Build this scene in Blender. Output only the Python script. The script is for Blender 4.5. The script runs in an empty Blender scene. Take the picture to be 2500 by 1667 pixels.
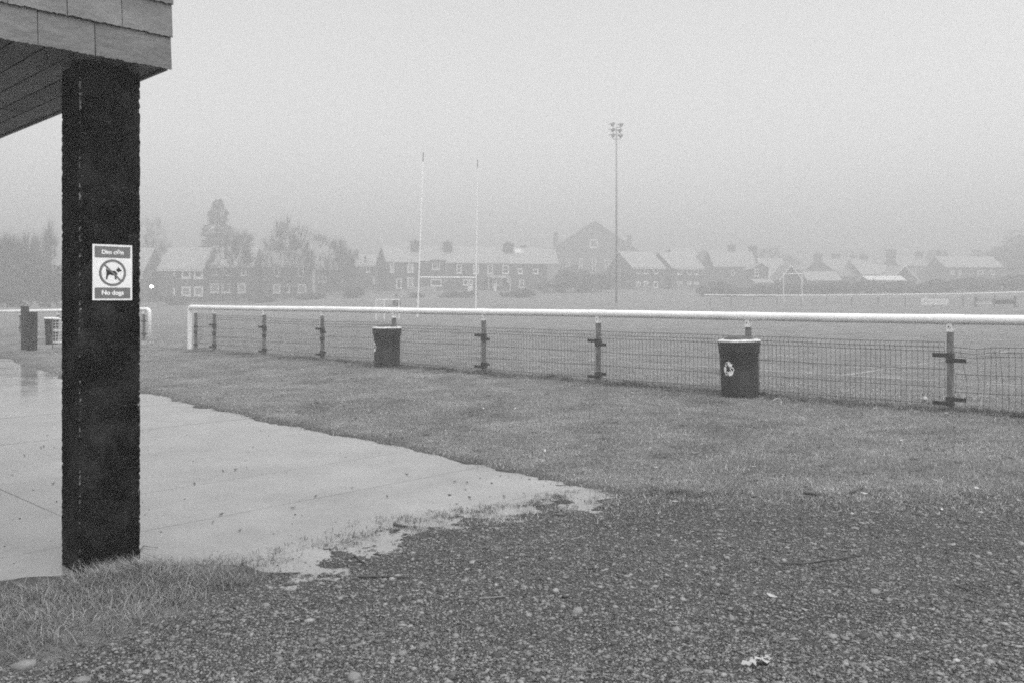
import bpy, math, random
import numpy as np
from mathutils import Vector, Matrix, Euler

# ------------------------------------------------------------------ camera, sky, sun, exposure
random.seed(7)
rng = np.random.default_rng(11)
SC = bpy.context.scene
COL = SC.collection
F, HY, H = 2200.0, 726.0, 1.45          # focal length in photo pixels, horizon row, eye height

cam_d = bpy.data.cameras.new('camera')
cam_d.sensor_width = 36.0
cam_d.lens = F / 2500 * 36
cam_d.shift_y = -(833.5 - HY) / 2500
cam_d.clip_end = 3000
cam_d.clip_start = 0.05
cam = bpy.data.objects.new('camera', cam_d)
cam.location = (0, 0, H)
cam.rotation_euler = (math.radians(90), 0, 0)
COL.objects.link(cam)
SC.camera = cam

SUN_EL, SUN_AZ = math.radians(66), math.radians(140)
world = bpy.data.worlds.new('World')
SC.world = world
world.use_nodes = True
wn = world.node_tree
wn.nodes.clear()
sky = wn.nodes.new('ShaderNodeTexSky')
sky.sky_type = 'NISHITA'
sky.sun_disc = False
sky.sun_elevation = SUN_EL
sky.sun_rotation = SUN_AZ
sky.air_density = 1.0
sky.dust_density = 3.0
sky.ozone_density = 1.0
bw = wn.nodes.new('ShaderNodeRGBToBW')
bg = wn.nodes.new('ShaderNodeBackground')
bg.inputs['Strength'].default_value = 0.15
wo = wn.nodes.new('ShaderNodeOutputWorld')
wn.links.new(sky.outputs[0], bw.inputs[0])
wn.links.new(bw.outputs[0], bg.inputs[0])
wn.links.new(bg.outputs[0], wo.inputs[0])

sun_d = bpy.data.lights.new('sun', 'SUN')
sun_d.energy = 1.3
sun_d.angle = math.radians(165)
sun_d.color = (1, 1, 1)
sun = bpy.data.objects.new('sun', sun_d)
sdir = Vector((math.sin(SUN_AZ) * math.cos(SUN_EL), math.cos(SUN_AZ) * math.cos(SUN_EL), math.sin(SUN_EL)))
sun.rotation_euler = sdir.to_track_quat('Z', 'Y').to_euler()
sun.location = (5, -5, 25)
COL.objects.link(sun)

SC.view_settings.view_transform = 'Standard'
SC.view_settings.look = 'None'
SC.view_settings.gamma = 1.0
SC.view_settings.use_curve_mapping = False
SC.view_settings.exposure = 1.23
SC.render.engine = 'CYCLES'
SC.cycles.volume_bounces = 2
SC.cycles.max_bounces = 8
SC.cycles.transparent_max_bounces = 16
SC.cycles.use_denoising = False
SC.cycles.filter_width = 1.85
HAZE_DENSITY = 0.0086

# ------------------------------------------------------------------ helpers
def at(px, py, Y):
    return Vector(((px - 1250) / F * Y, Y, H - (py - HY) / F * Y))

def on_plane(px, py, z=0.0):
    Y = (H - z) * F / (py - HY)
    return ((px - 1250) / F * Y, Y)

def tag(o, label=None, cat=None, group=None, kind=None):
    if label: o['label'] = label
    if cat: o['category'] = cat
    if group: o['group'] = group
    if kind: o['kind'] = kind
    return o

def empty(name, loc=(0, 0, 0), rz=0.0, parent=None):
    o = bpy.data.objects.new(name, None)
    o.empty_display_size = 0.2
    o.location = loc
    o.rotation_euler = (0, 0, rz)
    COL.objects.link(o)
    if parent: o.parent = parent
    return o

def link_mesh(name, me, mat=None, parent=None, loc=None):
    o = bpy.data.objects.new(name, me)
    COL.objects.link(o)
    if mat and not me.materials: me.materials.append(mat)
    if parent: o.parent = parent
    if loc is not None: o.location = loc
    return o

class MB:
    """collects simple solids; build() links them as one mesh object"""
    def __init__(s): s.v, s.f = [], []
    def add(s, vs, fs):
        b = len(s.v)
        s.v += [tuple(v) for v in vs]
        s.f += [tuple(b + i for i in f) for f in fs]
        return s
    def box(s, x0, x1, y0, y1, z0, z1):
        vs = [(x0,y0,z0),(x1,y0,z0),(x1,y1,z0),(x0,y1,z0),(x0,y0,z1),(x1,y0,z1),(x1,y1,z1),(x0,y1,z1)]
        return s.add(vs, [(0,3,2,1),(4,5,6,7),(0,1,5,4),(1,2,6,5),(2,3,7,6),(3,0,4,7)])
    def hexa(s, vs):
        return s.add(vs, [(0,3,2,1),(4,5,6,7),(0,1,5,4),(1,2,6,5),(2,3,7,6),(3,0,4,7)])
    def obox(s, c, ax, ay, az):
        c, ax, ay, az = Vector(c), Vector(ax), Vector(ay), Vector(az)
        q = [(-1,-1,-1),(1,-1,-1),(1,1,-1),(-1,1,-1),(-1,-1,1),(1,-1,1),(1,1,1),(-1,1,1)]
        return s.hexa([c + ax*a + ay*b + az*d for a, b, d in q])
    def tube(s, pts, rad, n=8, cap=True):
        pts = [Vector(p) for p in pts]
        if not hasattr(rad, '__len__'): rad = [rad] * len(pts)
        vs, fs = [], []
        ref = None
        for i, p in enumerate(pts):
            t = (pts[min(i+1, len(pts)-1)] - pts[max(i-1, 0)]).normalized()
            if ref is None:
                ref = t.cross(Vector((0,0,1)) if abs(t.z) < .9 else Vector((1,0,0)))
            a = (ref - t*ref.dot(t)).normalized()
            b = t.cross(a).normalized()
            ref = a
            for k in range(n):
                th = 2*math.pi*k/n
                vs.append(p + (a*math.cos(th) + b*math.sin(th)) * rad[i])
        for i in range(len(pts)-1):
            for k in range(n):
                k2 = (k+1) % n
                fs.append((i*n+k, i*n+k2, (i+1)*n+k2, (i+1)*n+k))
        if cap:
            fs.append(tuple(range(n))[::-1])
            fs.append(tuple((len(pts)-1)*n + k for k in range(n)))
        return s.add(vs, fs)
    def lathe(s, prof, n=32, c=(0,0,0)):
        vs, fs = [], []
        for r, z in prof:
            for k in range(n):
                th = 2*math.pi*k/n
                vs.append((c[0]+r*math.cos(th), c[1]+r*math.sin(th), c[2]+z))
        for i in range(len(prof)-1):
            for k in range(n):
                k2 = (k+1) % n
                fs.append((i*n+k, i*n+k2, (i+1)*n+k2, (i+1)*n+k))
        return s.add(vs, fs)
    def prism(s, poly, fn0, fn1):
        """poly: 2-D outline; fn0/fn1 map (u,v) to the two faces"""
        n = len(poly)
        vs = [fn0(*p) for p in poly] + [fn1(*p) for p in poly]
        fs = [tuple(range(n))[::-1], tuple(range(n, 2*n))]
        fs += [(i, (i+1) % n, n+(i+1) % n, n+i) for i in range(n)]
        return s.add(vs, fs)
    def build(s, name, mat, parent=None, smooth=False, loc=None):
        me = bpy.data.meshes.new(name)
        me.from_pydata(s.v, [], s.f)
        if smooth:
            me.polygons.foreach_set('use_smooth', [True]*len(me.polygons))
        me.update()
        return link_mesh(name, me, mat, parent, loc)

def np_mesh(name, V, Fc, mat, parent=None, attrs=None, smooth=False):
    """V (n,3), Fc (m,k) with one k"""
    me = bpy.data.meshes.new(name)
    V = np.asarray(V, np.float32); Fc = np.asarray(Fc, np.int32)
    k = Fc.shape[1]
    me.vertices.add(len(V)); me.vertices.foreach_set('co', V.ravel())
    me.loops.add(Fc.size); me.loops.foreach_set('vertex_index', Fc.ravel())
    me.polygons.add(len(Fc))
    me.polygons.foreach_set('loop_start', np.arange(0, Fc.size, k, dtype=np.int32))
    if smooth: me.polygons.foreach_set('use_smooth', np.ones(len(Fc), bool))
    for an, av in (attrs or {}).items():
        a = me.attributes.new(an, 'FLOAT', 'POINT')
        a.data.foreach_set('value', np.asarray(av, np.float32).ravel())
    me.update(calc_edges=True)
    return link_mesh(name, me, mat, parent)

def smoothstep(a, b, x):
    t = np.clip((x - a) / (b - a), 0, 1)
    return t*t*(3 - 2*t)

def vnoise(x, y, seed=0):
    x = np.asarray(x, float); y = np.asarray(y, float)
    xi = np.floor(x).astype(np.int64); yi = np.floor(y).astype(np.int64)
    fx = x - xi; fy = y - yi
    fx = fx*fx*(3-2*fx); fy = fy*fy*(3-2*fy)
    def h(i, j):
        n = (i*374761393 + j*668265263 + seed*974711) & 0x7fffffff
        n = ((n ^ (n >> 13)) * 1274126177) & 0x7fffffff
        n = n ^ (n >> 16)
        return (n & 0xffff) / 65535.0
    return (h(xi,yi)*(1-fx)+h(xi+1,yi)*fx)*(1-fy) + (h(xi,yi+1)*(1-fx)+h(xi+1,yi+1)*fx)*fy

def fbm(x, y, scale, oct=3, seed=0):
    s, a, t = 0, 1.0, 0
    for o in range(oct):
        s = s + a*(vnoise(x/scale*2**o + 17.3*o, y/scale*2**o - 9.1*o, seed+o) - .5)
        t += a; a *= .5
    return s / t * 2     # about -1..1

# ------------------------------------------------------------------ materials (all grey: the photograph is black and white)
def new_mat(name):
    m = bpy.data.materials.new(name)
    m.use_nodes = True
    return m, m.node_tree, m.node_tree.nodes['Principled BSDF']

def g(v): return (v, v, v, 1)

def mat(name, val, rough=.7, var=.0, scale=8.0, bump=0.0, bscale=40.0, stretch=(1,1,1), metal=0.0, spec=.5, detail=4.0, island=0.0, var2=0.0, scale2=60.0):
    m, nt, p = new_mat(name)
    p.inputs['Roughness'].default_value = rough
    p.inputs['Metallic'].default_value = metal
    p.inputs['Specular IOR Level'].default_value = spec
    N, L = nt.nodes.new, nt.links.new
    tc = N('ShaderNodeTexCoord'); mp = N('ShaderNodeMapping')
    mp.inputs['Scale'].default_value = stretch
    L(tc.outputs['Object'], mp.inputs[0])
    cur = None
    def mul(a, b):
        x = N('ShaderNodeMath'); x.operation = 'MULTIPLY'
        for i, q in enumerate((a, b)):
            if isinstance(q, (int, float)): x.inputs[i].default_value = q
            else: L(q, x.inputs[i])
        return x.outputs[0]
    def noise(sc, amt):
        n = N('ShaderNodeTexNoise'); n.inputs['Scale'].default_value = sc; n.inputs['Detail'].default_value = detail
        L(mp.outputs[0], n.inputs['Vector'])
        r = N('ShaderNodeMapRange')
        r.inputs['From Min'].default_value = .3; r.inputs['From Max'].default_value = .7
        r.inputs['To Min'].default_value = 1 - amt; r.inputs['To Max'].default_value = 1 + amt
        L(n.outputs['Fac'], r.inputs['Value'])
        return r.outputs['Result']
    if var: cur = mul(val, noise(scale, var))
    if var2: cur = mul(cur if cur else val, noise(scale2, var2))
    if island:
        ge = N('ShaderNodeNewGeometry'); r = N('ShaderNodeMapRange')
        r.inputs['To Min'].default_value = 1 - island; r.inputs['To Max'].default_value = 1 + island
        L(ge.outputs['Random Per Island'], r.inputs['Value'])
        cur = mul(cur if cur else val, r.outputs['Result'])
    if cur: L(cur, p.inputs['Base Color'])
    else: p.inputs['Base Color'].default_value = g(val)
    if bump:
        n = N('ShaderNodeTexNoise'); n.inputs['Scale'].default_value = bscale; n.inputs['Detail'].default_value = 5
        L(mp.outputs[0], n.inputs['Vector'])
        b = N('ShaderNodeBump'); b.inputs['Strength'].default_value = bump; b.inputs['Distance'].default_value = .02
        L(n.outputs['Fac'], b.inputs['Height']); L(b.outputs[0], p.inputs['Normal'])
    return m

M = {}
M['white_paint'] = mat('white_paint', .74, .35, var=.09, scale=2.2, var2=.07, scale2=30)
M['far_white'] = mat('far_white', .74, .5)
M['post_metal'] = mat('post_metal', .13, .5, var=.35, scale=6, stretch=(4,4,1), var2=.2, scale2=50)
M['clamp'] = mat('clamp', .03, .55, var=.3, scale=30)
M['wire'] = mat('wire', .05, .5)
M['bin_body'] = mat('bin_body', .026, .42, var=.25, scale=6, var2=.12, scale2=60)
M['bin_rim'] = mat('bin_rim', .5, .5, var=.4, scale=18)
M['bin_lid'] = mat('bin_lid', .025, .4)
M['logo'] = mat('logo', .72, .5, var=.06, scale=40)
M['sign_white'] = mat('sign_white', .8, .35, var=.04, scale=12)
M['sign_red'] = mat('sign_red', .155, .35, var=.08, scale=25)
M['sign_black'] = mat('sign_black', .02, .4)
M['slate'] = mat('slate', .125, .5, var=.26, scale=3.5, bump=.35, bscale=14, stretch=(1,1,1.6), var2=.1, scale2=60)
M['board'] = mat('board', .12, .75, var=.35, scale=6, bump=.3, bscale=30, stretch=(1,1,1), var2=.25, scale2=30)
M['roof_deck'] = mat('roof_deck', .1, .8, var=.2)
M['old_timber'] = mat('old_timber', .04, .8, var=.4, scale=8, stretch=(5,5,1), bump=.5, bscale=25)
M['old_timber_dark'] = mat('old_timber_dark', .018, .8, var=.3, scale=8, stretch=(5,5,1), bump=.5, bscale=25)
M['house_wall'] = mat('house_wall', .085, .9, var=.2, scale=.8, var2=.15, scale2=6)
M['house_wall_light'] = mat('house_wall_light', .2, .9, var=.2, scale=.8)
M['render_pale'] = mat('render_pale', .3, .9, var=.12, scale=.8)
M['hall_wall'] = mat('hall_wall', .1, .9, var=.3, scale=.5, var2=.2, scale2=4)
M['roof_slate'] = mat('roof_slate', .31, .5, var=.1, scale=1.2, var2=.08, scale2=9)
M['roof_dull'] = mat('roof_dull', .2, .55, var=.12, scale=1.2)
M['chimney'] = mat('chimney', .09, .9, var=.2, scale=3)
M['frame_white'] = mat('frame_white', .75, .5)
M['pane'] = mat('pane', .05, .12)
M['pane_pale'] = mat('pane_pale', .3, .3)
M['door_dark'] = mat('door_dark', .06, .6)
M['bark'] = mat('bark', .035, .9, var=.3, scale=4, bump=.4, bscale=10)
M['twig'] = mat('twig', .03, .9, island=.4)
M['conifer'] = mat('conifer', .03, .9, island=.5)
M['shrub'] = mat('shrub', .075, .9, island=.5)
M['pole_grey'] = mat('pole_grey', .16, .55, var=.2, scale=1.0)
M['flood_lamp'] = mat('flood_lamp', .05, .5)
M['gravel_stone'] = mat('gravel_stone', .115, .6, island=.86, var=.25, scale=60)
M['pale_stone'] = mat('pale_stone', .17, .7, var=.25, scale=30, bump=.3, bscale=60)
M['dark_stone'] = mat('dark_stone', .03, .6, var=.25, scale=30, bump=.3, bscale=60)
M['litter'] = mat('litter', .34, .6, var=.15, scale=40)
M['leaf_pale'] = mat('leaf_pale', .42, .55, var=.2, scale=50)
M['leaf_dark'] = mat('leaf_dark', .03, .5, var=.3, scale=60)
M['stick'] = mat('stick', .045, .7, var=.3, scale=30)

def grass_mat(name, lo, hi, rough=.6):
    m, nt, p = new_mat(name)
    N, L = nt.nodes.new, nt.links.new
    ge = N('ShaderNodeNewGeometry'); r = N('ShaderNodeMapRange')
    r.inputs['To Min'].default_value = lo; r.inputs['To Max'].default_value = hi
    L(ge.outputs['Random Per Island'], r.inputs['Value'])
    tc = N('ShaderNodeTexCoord'); n = N('ShaderNodeTexNoise')
    n.inputs['Scale'].default_value = 1.6; n.inputs['Detail'].default_value = 6; n.inputs['Roughness'].default_value = .65
    L(tc.outputs['Object'], n.inputs['Vector'])
    r2 = N('ShaderNodeMapRange')
    r2.inputs['From Min'].default_value = .3; r2.inputs['From Max'].default_value = .7
    r2.inputs['To Min'].default_value = .62; r2.inputs['To Max'].default_value = 1.38
    L(n.outputs['Fac'], r2.inputs['Value'])
    x = N('ShaderNodeMath'); x.operation = 'MULTIPLY'
    L(r.outputs[0], x.inputs[0]); L(r2.outputs[0], x.inputs[1])
    L(x.outputs[0], p.inputs['Base Color'])
    p.inputs['Roughness'].default_value = rough
    p.inputs['Specular IOR Level'].default_value = .35
    return m
M['turf_blade'] = grass_mat('turf_blade', .10, .41)
M['mound_blade'] = grass_mat('mound_blade', .06, .28)
M['tuft_blade'] = grass_mat('tuft_blade', .035, .16)

def per_object_tone(m, amt):
    nt = m.node_tree; p = nt.nodes['Principled BSDF']
    src = p.inputs['Base Color'].links[0].from_socket
    oi = nt.nodes.new('ShaderNodeObjectInfo'); r = nt.nodes.new('ShaderNodeMapRange')
    r.inputs['To Min'].default_value = 1 - amt; r.inputs['To Max'].default_value = 1 + amt
    nt.links.new(oi.outputs['Random'], r.inputs['Value'])
    x = nt.nodes.new('ShaderNodeMath'); x.operation = 'MULTIPLY'
    nt.links.new(src, x.inputs[0]); nt.links.new(r.outputs[0], x.inputs[1]); nt.links.new(x.outputs[0], p.inputs['Base Color'])
per_object_tone(M['slate'], .2)
per_object_tone(M['board'], .2)

def mound_column_mat():
    """dark painted pebbledash: rough bump, pale chips where the paint is gone"""
    m, nt, p = new_mat('dark_pebbledash')
    N, L = nt.nodes.new, nt.links.new
    tc = N('ShaderNodeTexCoord')
    vo = N('ShaderNodeTexVoronoi'); vo.inputs['Scale'].default_value = 130
    n = N('ShaderNodeTexNoise'); n.inputs['Scale'].default_value = 4.5; n.inputs['Detail'].default_value = 10; n.inputs['Roughness'].default_value = .72
    L(tc.outputs['Object'], vo.inputs['Vector']); L(tc.outputs['Object'], n.inputs['Vector'])
    n2 = N('ShaderNodeTexNoise'); n2.inputs['Scale'].default_value = 160; n2.inputs['Detail'].default_value = 3
    L(tc.outputs['Object'], n2.inputs['Vector'])
    base = N('ShaderNodeMapRange')
    base.inputs['From Min'].default_value = .47; base.inputs['From Max'].default_value = .70
    base.inputs['To Min'].default_value = .001; base.inputs['To Max'].default_value = .03
    L(n.outputs['Fac'], base.inputs['Value'])
    # chips along the corners: the 'chip' attribute is where edges are knocked off
    at_ = N('ShaderNodeAttribute'); at_.attribute_name = 'chip'
    mu = N('ShaderNodeMath'); mu.operation = 'MULTIPLY'
    L(at_.outputs['Fac'], mu.inputs[0]); L(n2.outputs['Fac'], mu.inputs[1])
    gt = N('ShaderNodeMapRange'); gt.inputs['From Min'].default_value = .42; gt.inputs['From Max'].default_value = .62
    gt.inputs['To Max'].default_value = .2
    L(mu.outputs[0], gt.inputs['Value'])
    # scattered worn flecks
    sp = N('ShaderNodeMapRange'); sp.inputs['From Min'].default_value = .62; sp.inputs['From Max'].default_value = .74
    sp.inputs['To Max'].default_value = .10
    L(n2.outputs['Fac'], sp.inputs['Value'])
    a1 = N('ShaderNodeMath'); L(base.outputs[0], a1.inputs[0]); L(gt.outputs[0], a1.inputs[1])
    a2 = N('ShaderNodeMath'); L(a1.outputs[0], a2.inputs[0]); L(sp.outputs[0], a2.inputs[1])
    L(a2.outputs[0], p.inputs['Base Color'])
    p.inputs['Roughness'].default_value = .8
    p.inputs['Specular IOR Level'].default_value = .06
    b = N('ShaderNodeBump'); b.inputs['Strength'].default_value = .45; b.inputs['Distance'].default_value = .004
    mx = N('ShaderNodeMath'); mx.operation = 'SUBTRACT'; L(n2.outputs['Fac'], mx.inputs[0]); L(vo.outputs['Distance'], mx.inputs[1])
    L(mx.outputs[0], b.inputs['Height']); L(b.outputs[0], p.inputs['Normal'])
    return m
M['pillar'] = mound_column_mat()

def ground_mat():
    m, nt, p = new_mat('ground')
    N, L = nt.nodes.new, nt.links.new
    tc = N('ShaderNodeTexCoord')
    def noise(sc, det=5, rough=.6, stretch=None):
        n = N('ShaderNodeTexNoise'); n.inputs['Scale'].default_value = sc; n.inputs['Detail'].default_value = det; n.inputs['Roughness'].default_value = rough
        if stretch:
            mp = N('ShaderNodeMapping'); mp.inputs['Scale'].default_value = stretch; mp.inputs['Rotation'].default_value = (0, 0, .76)
            L(tc.outputs['Object'], mp.inputs[0]); L(mp.outputs[0], n.inputs['Vector'])
        else: L(tc.outputs['Object'], n.inputs['Vector'])
        return n.outputs['Fac']
    def rng_(v, a, b, c, d):
        r = N('ShaderNodeMapRange')
        for k, q in zip(('From Min','From Max','To Min','To Max'), (a,b,c,d)): r.inputs[k].default_value = q
        L(v, r.inputs['Value']); return r.outputs[0]
    def op(o, a, b):
        x = N('ShaderNodeMath'); x.operation = o
        for i, q in enumerate((a, b)):
            if isinstance(q, (int, float)): x.inputs[i].default_value = q
            else: L(q, x.inputs[i])
        return x.outputs[0]
    def attr(nm):
        a = N('ShaderNodeAttribute'); a.attribute_name = nm; return a.outputs['Fac']
    turf = op('MULTIPLY', rng_(noise(.8, 9, .7), .32, .68, .11, .25), rng_(noise(22, 6, .7), .3, .7, .65, 1.35))
    turf = op('MULTIPLY', turf, rng_(noise(.14, 4, .6, (1, 3, 1)), .3, .7, .85, 1.15))
    turf = op('MULTIPLY', turf, rng_(noise(5, 5, .7, (.6, 2.2, 1)), .34, .66, .78, 1.22))
    grav = op('MULTIPLY', rng_(noise(120, 4, .8), .34, .66, .008, .17), rng_(noise(3, 4), .3, .7, .8, 1.2))
    soil = rng_(noise(30, 4), .3, .7, .025, .07)
    def mix(f, a, b):
        x = N('ShaderNodeMix'); L(f, x.inputs[0]); L(a, x.inputs[2]); L(b, x.inputs[3]); return x.outputs[0]
    c = mix(attr('gravel'), turf, grav)
    c = mix(attr('soil'), c, soil)
    L(c, p.inputs['Base Color'])
    p.inputs['Roughness'].default_value = .8
    p.inputs['Specular IOR Level'].default_value = .3
    b = N('ShaderNodeBump'); b.inputs['Strength'].default_value = 1.0; b.inputs['Distance'].default_value = .04
    hgt = op('ADD', noise(70, 4, .7), op('MULTIPLY', noise(9, 5, .7), 1.5))
    L(hgt, b.inputs['Height']); L(b.outputs[0], p.inputs['Normal'])
    return m
M['ground'] = ground_mat()

def wet_concrete():
    m, nt, p = new_mat('wet_concrete')
    N, L = nt.nodes.new, nt.links.new
    ge = N('ShaderNodeNewGeometry')
    n = N('ShaderNodeTexNoise'); n.inputs['Scale'].default_value = 1.1; n.inputs['Detail'].default_value = 10; n.inputs['Roughness'].default_value = .7
    L(ge.outputs['Position'], n.inputs['Vector'])
    r = N('ShaderNodeMapRange'); r.inputs['From Min'].default_value = .3; r.inputs['From Max'].default_value = .7
    r.inputs['To Min'].default_value = .15; r.inputs['To Max'].default_value = .27
    L(n.outputs['Fac'], r.inputs['Value']); L(r.outputs[0], p.inputs['Base Color'])
    rr = N('ShaderNodeMapRange'); rr.inputs['From Min'].default_value = .35; rr.inputs['From Max'].default_value = .6
    rr.inputs['To Min'].default_value = .03; rr.inputs['To Max'].default_value = .16
    L(n.outputs['Fac'], rr.inputs['Value']); L(rr.outputs[0], p.inputs['Roughness'])
    p.inputs['IOR'].default_value = 1.33
    mp = N('ShaderNodeMapping'); mp.inputs['Scale'].default_value = (1, 1, 1)
    n2 = N('ShaderNodeTexNoise'); n2.inputs['Scale'].default_value = 2.2; n2.inputs['Detail'].default_value = 7
    L(ge.outputs['Position'], mp.inputs[0]); L(mp.outputs[0], n2.inputs['Vector'])
    b = N('ShaderNodeBump'); b.inputs['Strength'].default_value = .12; b.inputs['Distance'].default_value = .004
    L(n2.outputs['Fac'], b.inputs['Height']); L(b.outputs[0], p.inputs['Normal'])
    return m
M['wet_concrete'] = wet_concrete()

def chalk():
    m, nt, p = new_mat('worn_chalk')
    N, L = nt.nodes.new, nt.links.new
    p.inputs['Base Color'].default_value = g(.5); p.inputs['Roughness'].default_value = .9
    tc = N('ShaderNodeTexCoord'); n = N('ShaderNodeTexNoise'); n.inputs['Scale'].default_value = 3.5; n.inputs['Detail'].default_value = 8; n.inputs['Roughness'].default_value = .75
    L(tc.outputs['Object'], n.inputs['Vector'])
    r = N('ShaderNodeMapRange'); r.inputs['From Min'].default_value = .42; r.inputs['From Max'].default_value = .68; r.inputs['To Max'].default_value = .75
    L(n.outputs['Fac'], r.inputs['Value']); L(r.outputs[0], p.inputs['Alpha'])
    return m
M['chalk'] = chalk()

def emitter(name, s):
    m, nt, p = new_mat(name)
    p.inputs['Base Color'].default_value = g(.8)
    p.inputs['Emission Color'].default_value = g(1); p.inputs['Emission Strength'].default_value = s
    return m
M['lamp_glow'] = emitter('lamp_glow', 9.0)

# ------------------------------------------------------------------ ground shape
E = Vector((.724, -.69, 0)); NN = Vector((.69, .724, 0))      # along the touchline, and across it
WF = 11.03                                                    # the near fence's distance across

PUDDLE_PX = [(-700,842),(0,866),(60,888),(150,923),(345,955),(480,990),(700,1040),(880,1072),(1100,1120),(1250,1152),(1455,1200),
             (1490,1216),(1270,1250),(1010,1292),(830,1350),(700,1402),(575,1446),(350,1424),(190,1428),(60,1440),(0,1450),(-700,1500)]
PUD = np.array([on_plane(*p) for p in PUDDLE_PX])

def sdist(x, y):
    x = np.asarray(x, float); y = np.asarray(y, float)
    d = np.full(x.shape, 1e9); ins = np.zeros(x.shape, bool)
    n = len(PUD)
    for i in range(n):
        ax, ay = PUD[i]; bx, by = PUD[(i+1) % n]
        ex, ey = bx-ax, by-ay
        t = np.clip(((x-ax)*ex + (y-ay)*ey) / (ex*ex+ey*ey), 0, 1)
        d = np.minimum(d, np.hypot(x-ax-t*ex, y-ay-t*ey))
        c = ((ay > y) != (by > y)) & (x < (bx-ax)*(y-ay)/(by-ay+1e-12)+ax)
        ins ^= c
    return np.where(ins, -d, d)

def gravel_line(x):
    return np.interp(x, [-2.6,-1.83,-1.6,-1.5,-1.41,-1.2,-.6,0,.57,1.6,3.6,6],
                        [2.6,3.45,3.75,4.1,4.4,4.74,5.62,6.15,6.5,6.4,6.25,6.15])

def gravel_mask(x, y):
    q = gravel_line(x) - y + .30*fbm(x, y, .7, 3, 5) + .30*fbm(x, y, .13, 3, 8)
    return smoothstep(-.2, .2, q)

def ground_z(x, y, micro=True):
    x = np.asarray(x, float); y = np.asarray(y, float)
    w = x*NN.x + y*NN.y
    d = sdist(x, y)
    out = np.maximum(d, 0)
    gm = smoothstep(-.2, .2, gravel_line(x) - y)
    gs = smoothstep(-2.6, 1.0, gravel_line(x) - y)
    nearside = smoothstep(1.6, .7, y - gravel_line(x)) * (x > -1.9)
    z = np.where(d > 0, gs*.05*(1-np.exp(-out/1.6)) + (1-gs)*.2*(1-np.exp(-out/4.0)), -np.minimum(-d*(.03 - .021*nearside), .03))
    near = np.exp(-((d)/.9)**2)
    amp = .006 + .006*gm
    if micro:
        z = z + - .003*nearside*(d < .3) + nearside*np.exp(-(d/.5)**2)*(.75 - .4*smoothstep(-.5, .3, x))*(.009*fbm(x, y*1.5, .12, 3, 55) + .006*fbm(x, y*1.3, .45, 2, 56)) + amp*(1-.5*nearside)*fbm(x, y, .35, 4, 3)*(.35+.65*np.clip(1-d/3, 0, 1)) + .012*fbm(x, y, 1.3, 3, 12)*np.clip(d, 0, 1)
        z = z + gm*(.009*fbm(x, y, .10, 3, 20) + .010*fbm(x, y, .28, 2, 21))
    # tussock at the pillar foot
    z = z + .055*np.exp(-(((x+1.72)/.34)**2 + ((y-4.52)/.26)**2)) + .03*np.exp(-(((x+2.3)/.8)**2 + ((y-4.1)/.5)**2))
    # falls to the pitch behind the fence
    fall = smoothstep(WF+.2, WF+4.5, w)
    pitch = -.05 + .02*fbm(x, y, 6, 2, 31)
    z = z*(1-fall) + pitch*fall
    q = np.maximum(y, w + 12)
    far = np.interp(q, [0,60,76,97,130,155,200,300,450,600], [0,0,.02,.6,1.3,2.5,4.2,9,19,28])
    far = far - 1.2*smoothstep(-20, -48, x)*smoothstep(85, 130, y)*smoothstep(400, 250, y)
    z = z + np.where(w > 20, far, 0)
    return z

def gz(x, y, micro=False):
    return float(ground_z(np.array([x]), np.array([y]), micro)[0])

def axis(segs):
    out = []
    for a, b, st in segs: out += list(np.arange(a, b, st))
    return out
xs = axis([(-4.2, 4.6, .026)]); step, v = .026, xs[-1]
while v < 600: step = min(step*1.07, 14); v += step; xs.append(v)
left, step, v = [], .026, -4.2
while v > -600: step = min(step*1.07, 14); v -= step; left.append(v)
xs = np.array(left[::-1] + xs)
ys = axis([(3.0, 8.0, .026)]); step, v = .026, ys[-1]
while v < 600: step = min(step*1.045, 10); v += step; ys.append(v)
back, step, v = [], .03, 3.0
while v > -120: step = min(step*1.2, 10); v -= step; back.append(v)
ys = np.array(back[::-1] + ys)
GX, GY = np.meshgrid(xs, ys)
gx, gy = GX.ravel(), GY.ravel()
gzv = ground_z(gx, gy)
ww = gx*NN.x + gy*NN.y
soil = smoothstep(.5, .15, np.abs(ww - WF + .12 + .25*fbm(gx, gy, .9, 3, 40))) * smoothstep(-.55, .25, fbm(gx, gy, 1.1, 3, 41)) * (gx > -8.6)
rim = smoothstep(.22, .0, np.abs(sdist(gx, gy) - .06)) * .7
soil = np.clip(np.maximum(np.maximum(soil, .55*smoothstep(.22, .6, fbm(gx, gy, .8, 4, 70))*(ww < WF)*(sdist(gx, gy) > .15)), rim*(1-gravel_mask(gx, gy))) + .5*(sdist(gx, gy) < .0), 0, 1) * (gy < 60)
nx, ny = len(xs), len(ys)
I = np.arange(nx*ny).reshape(ny, nx)
quads = np.stack([I[:-1,:-1], I[:-1,1:], I[1:,1:], I[1:,:-1]], -1).reshape(-1, 4)
ground = np_mesh('ground', np.stack([gx, gy, gzv], 1), quads, M['ground'], attrs={'gravel': gravel_mask(gx, gy), 'soil': soil}, smooth=True)
tag(ground, kind='structure')

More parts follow.
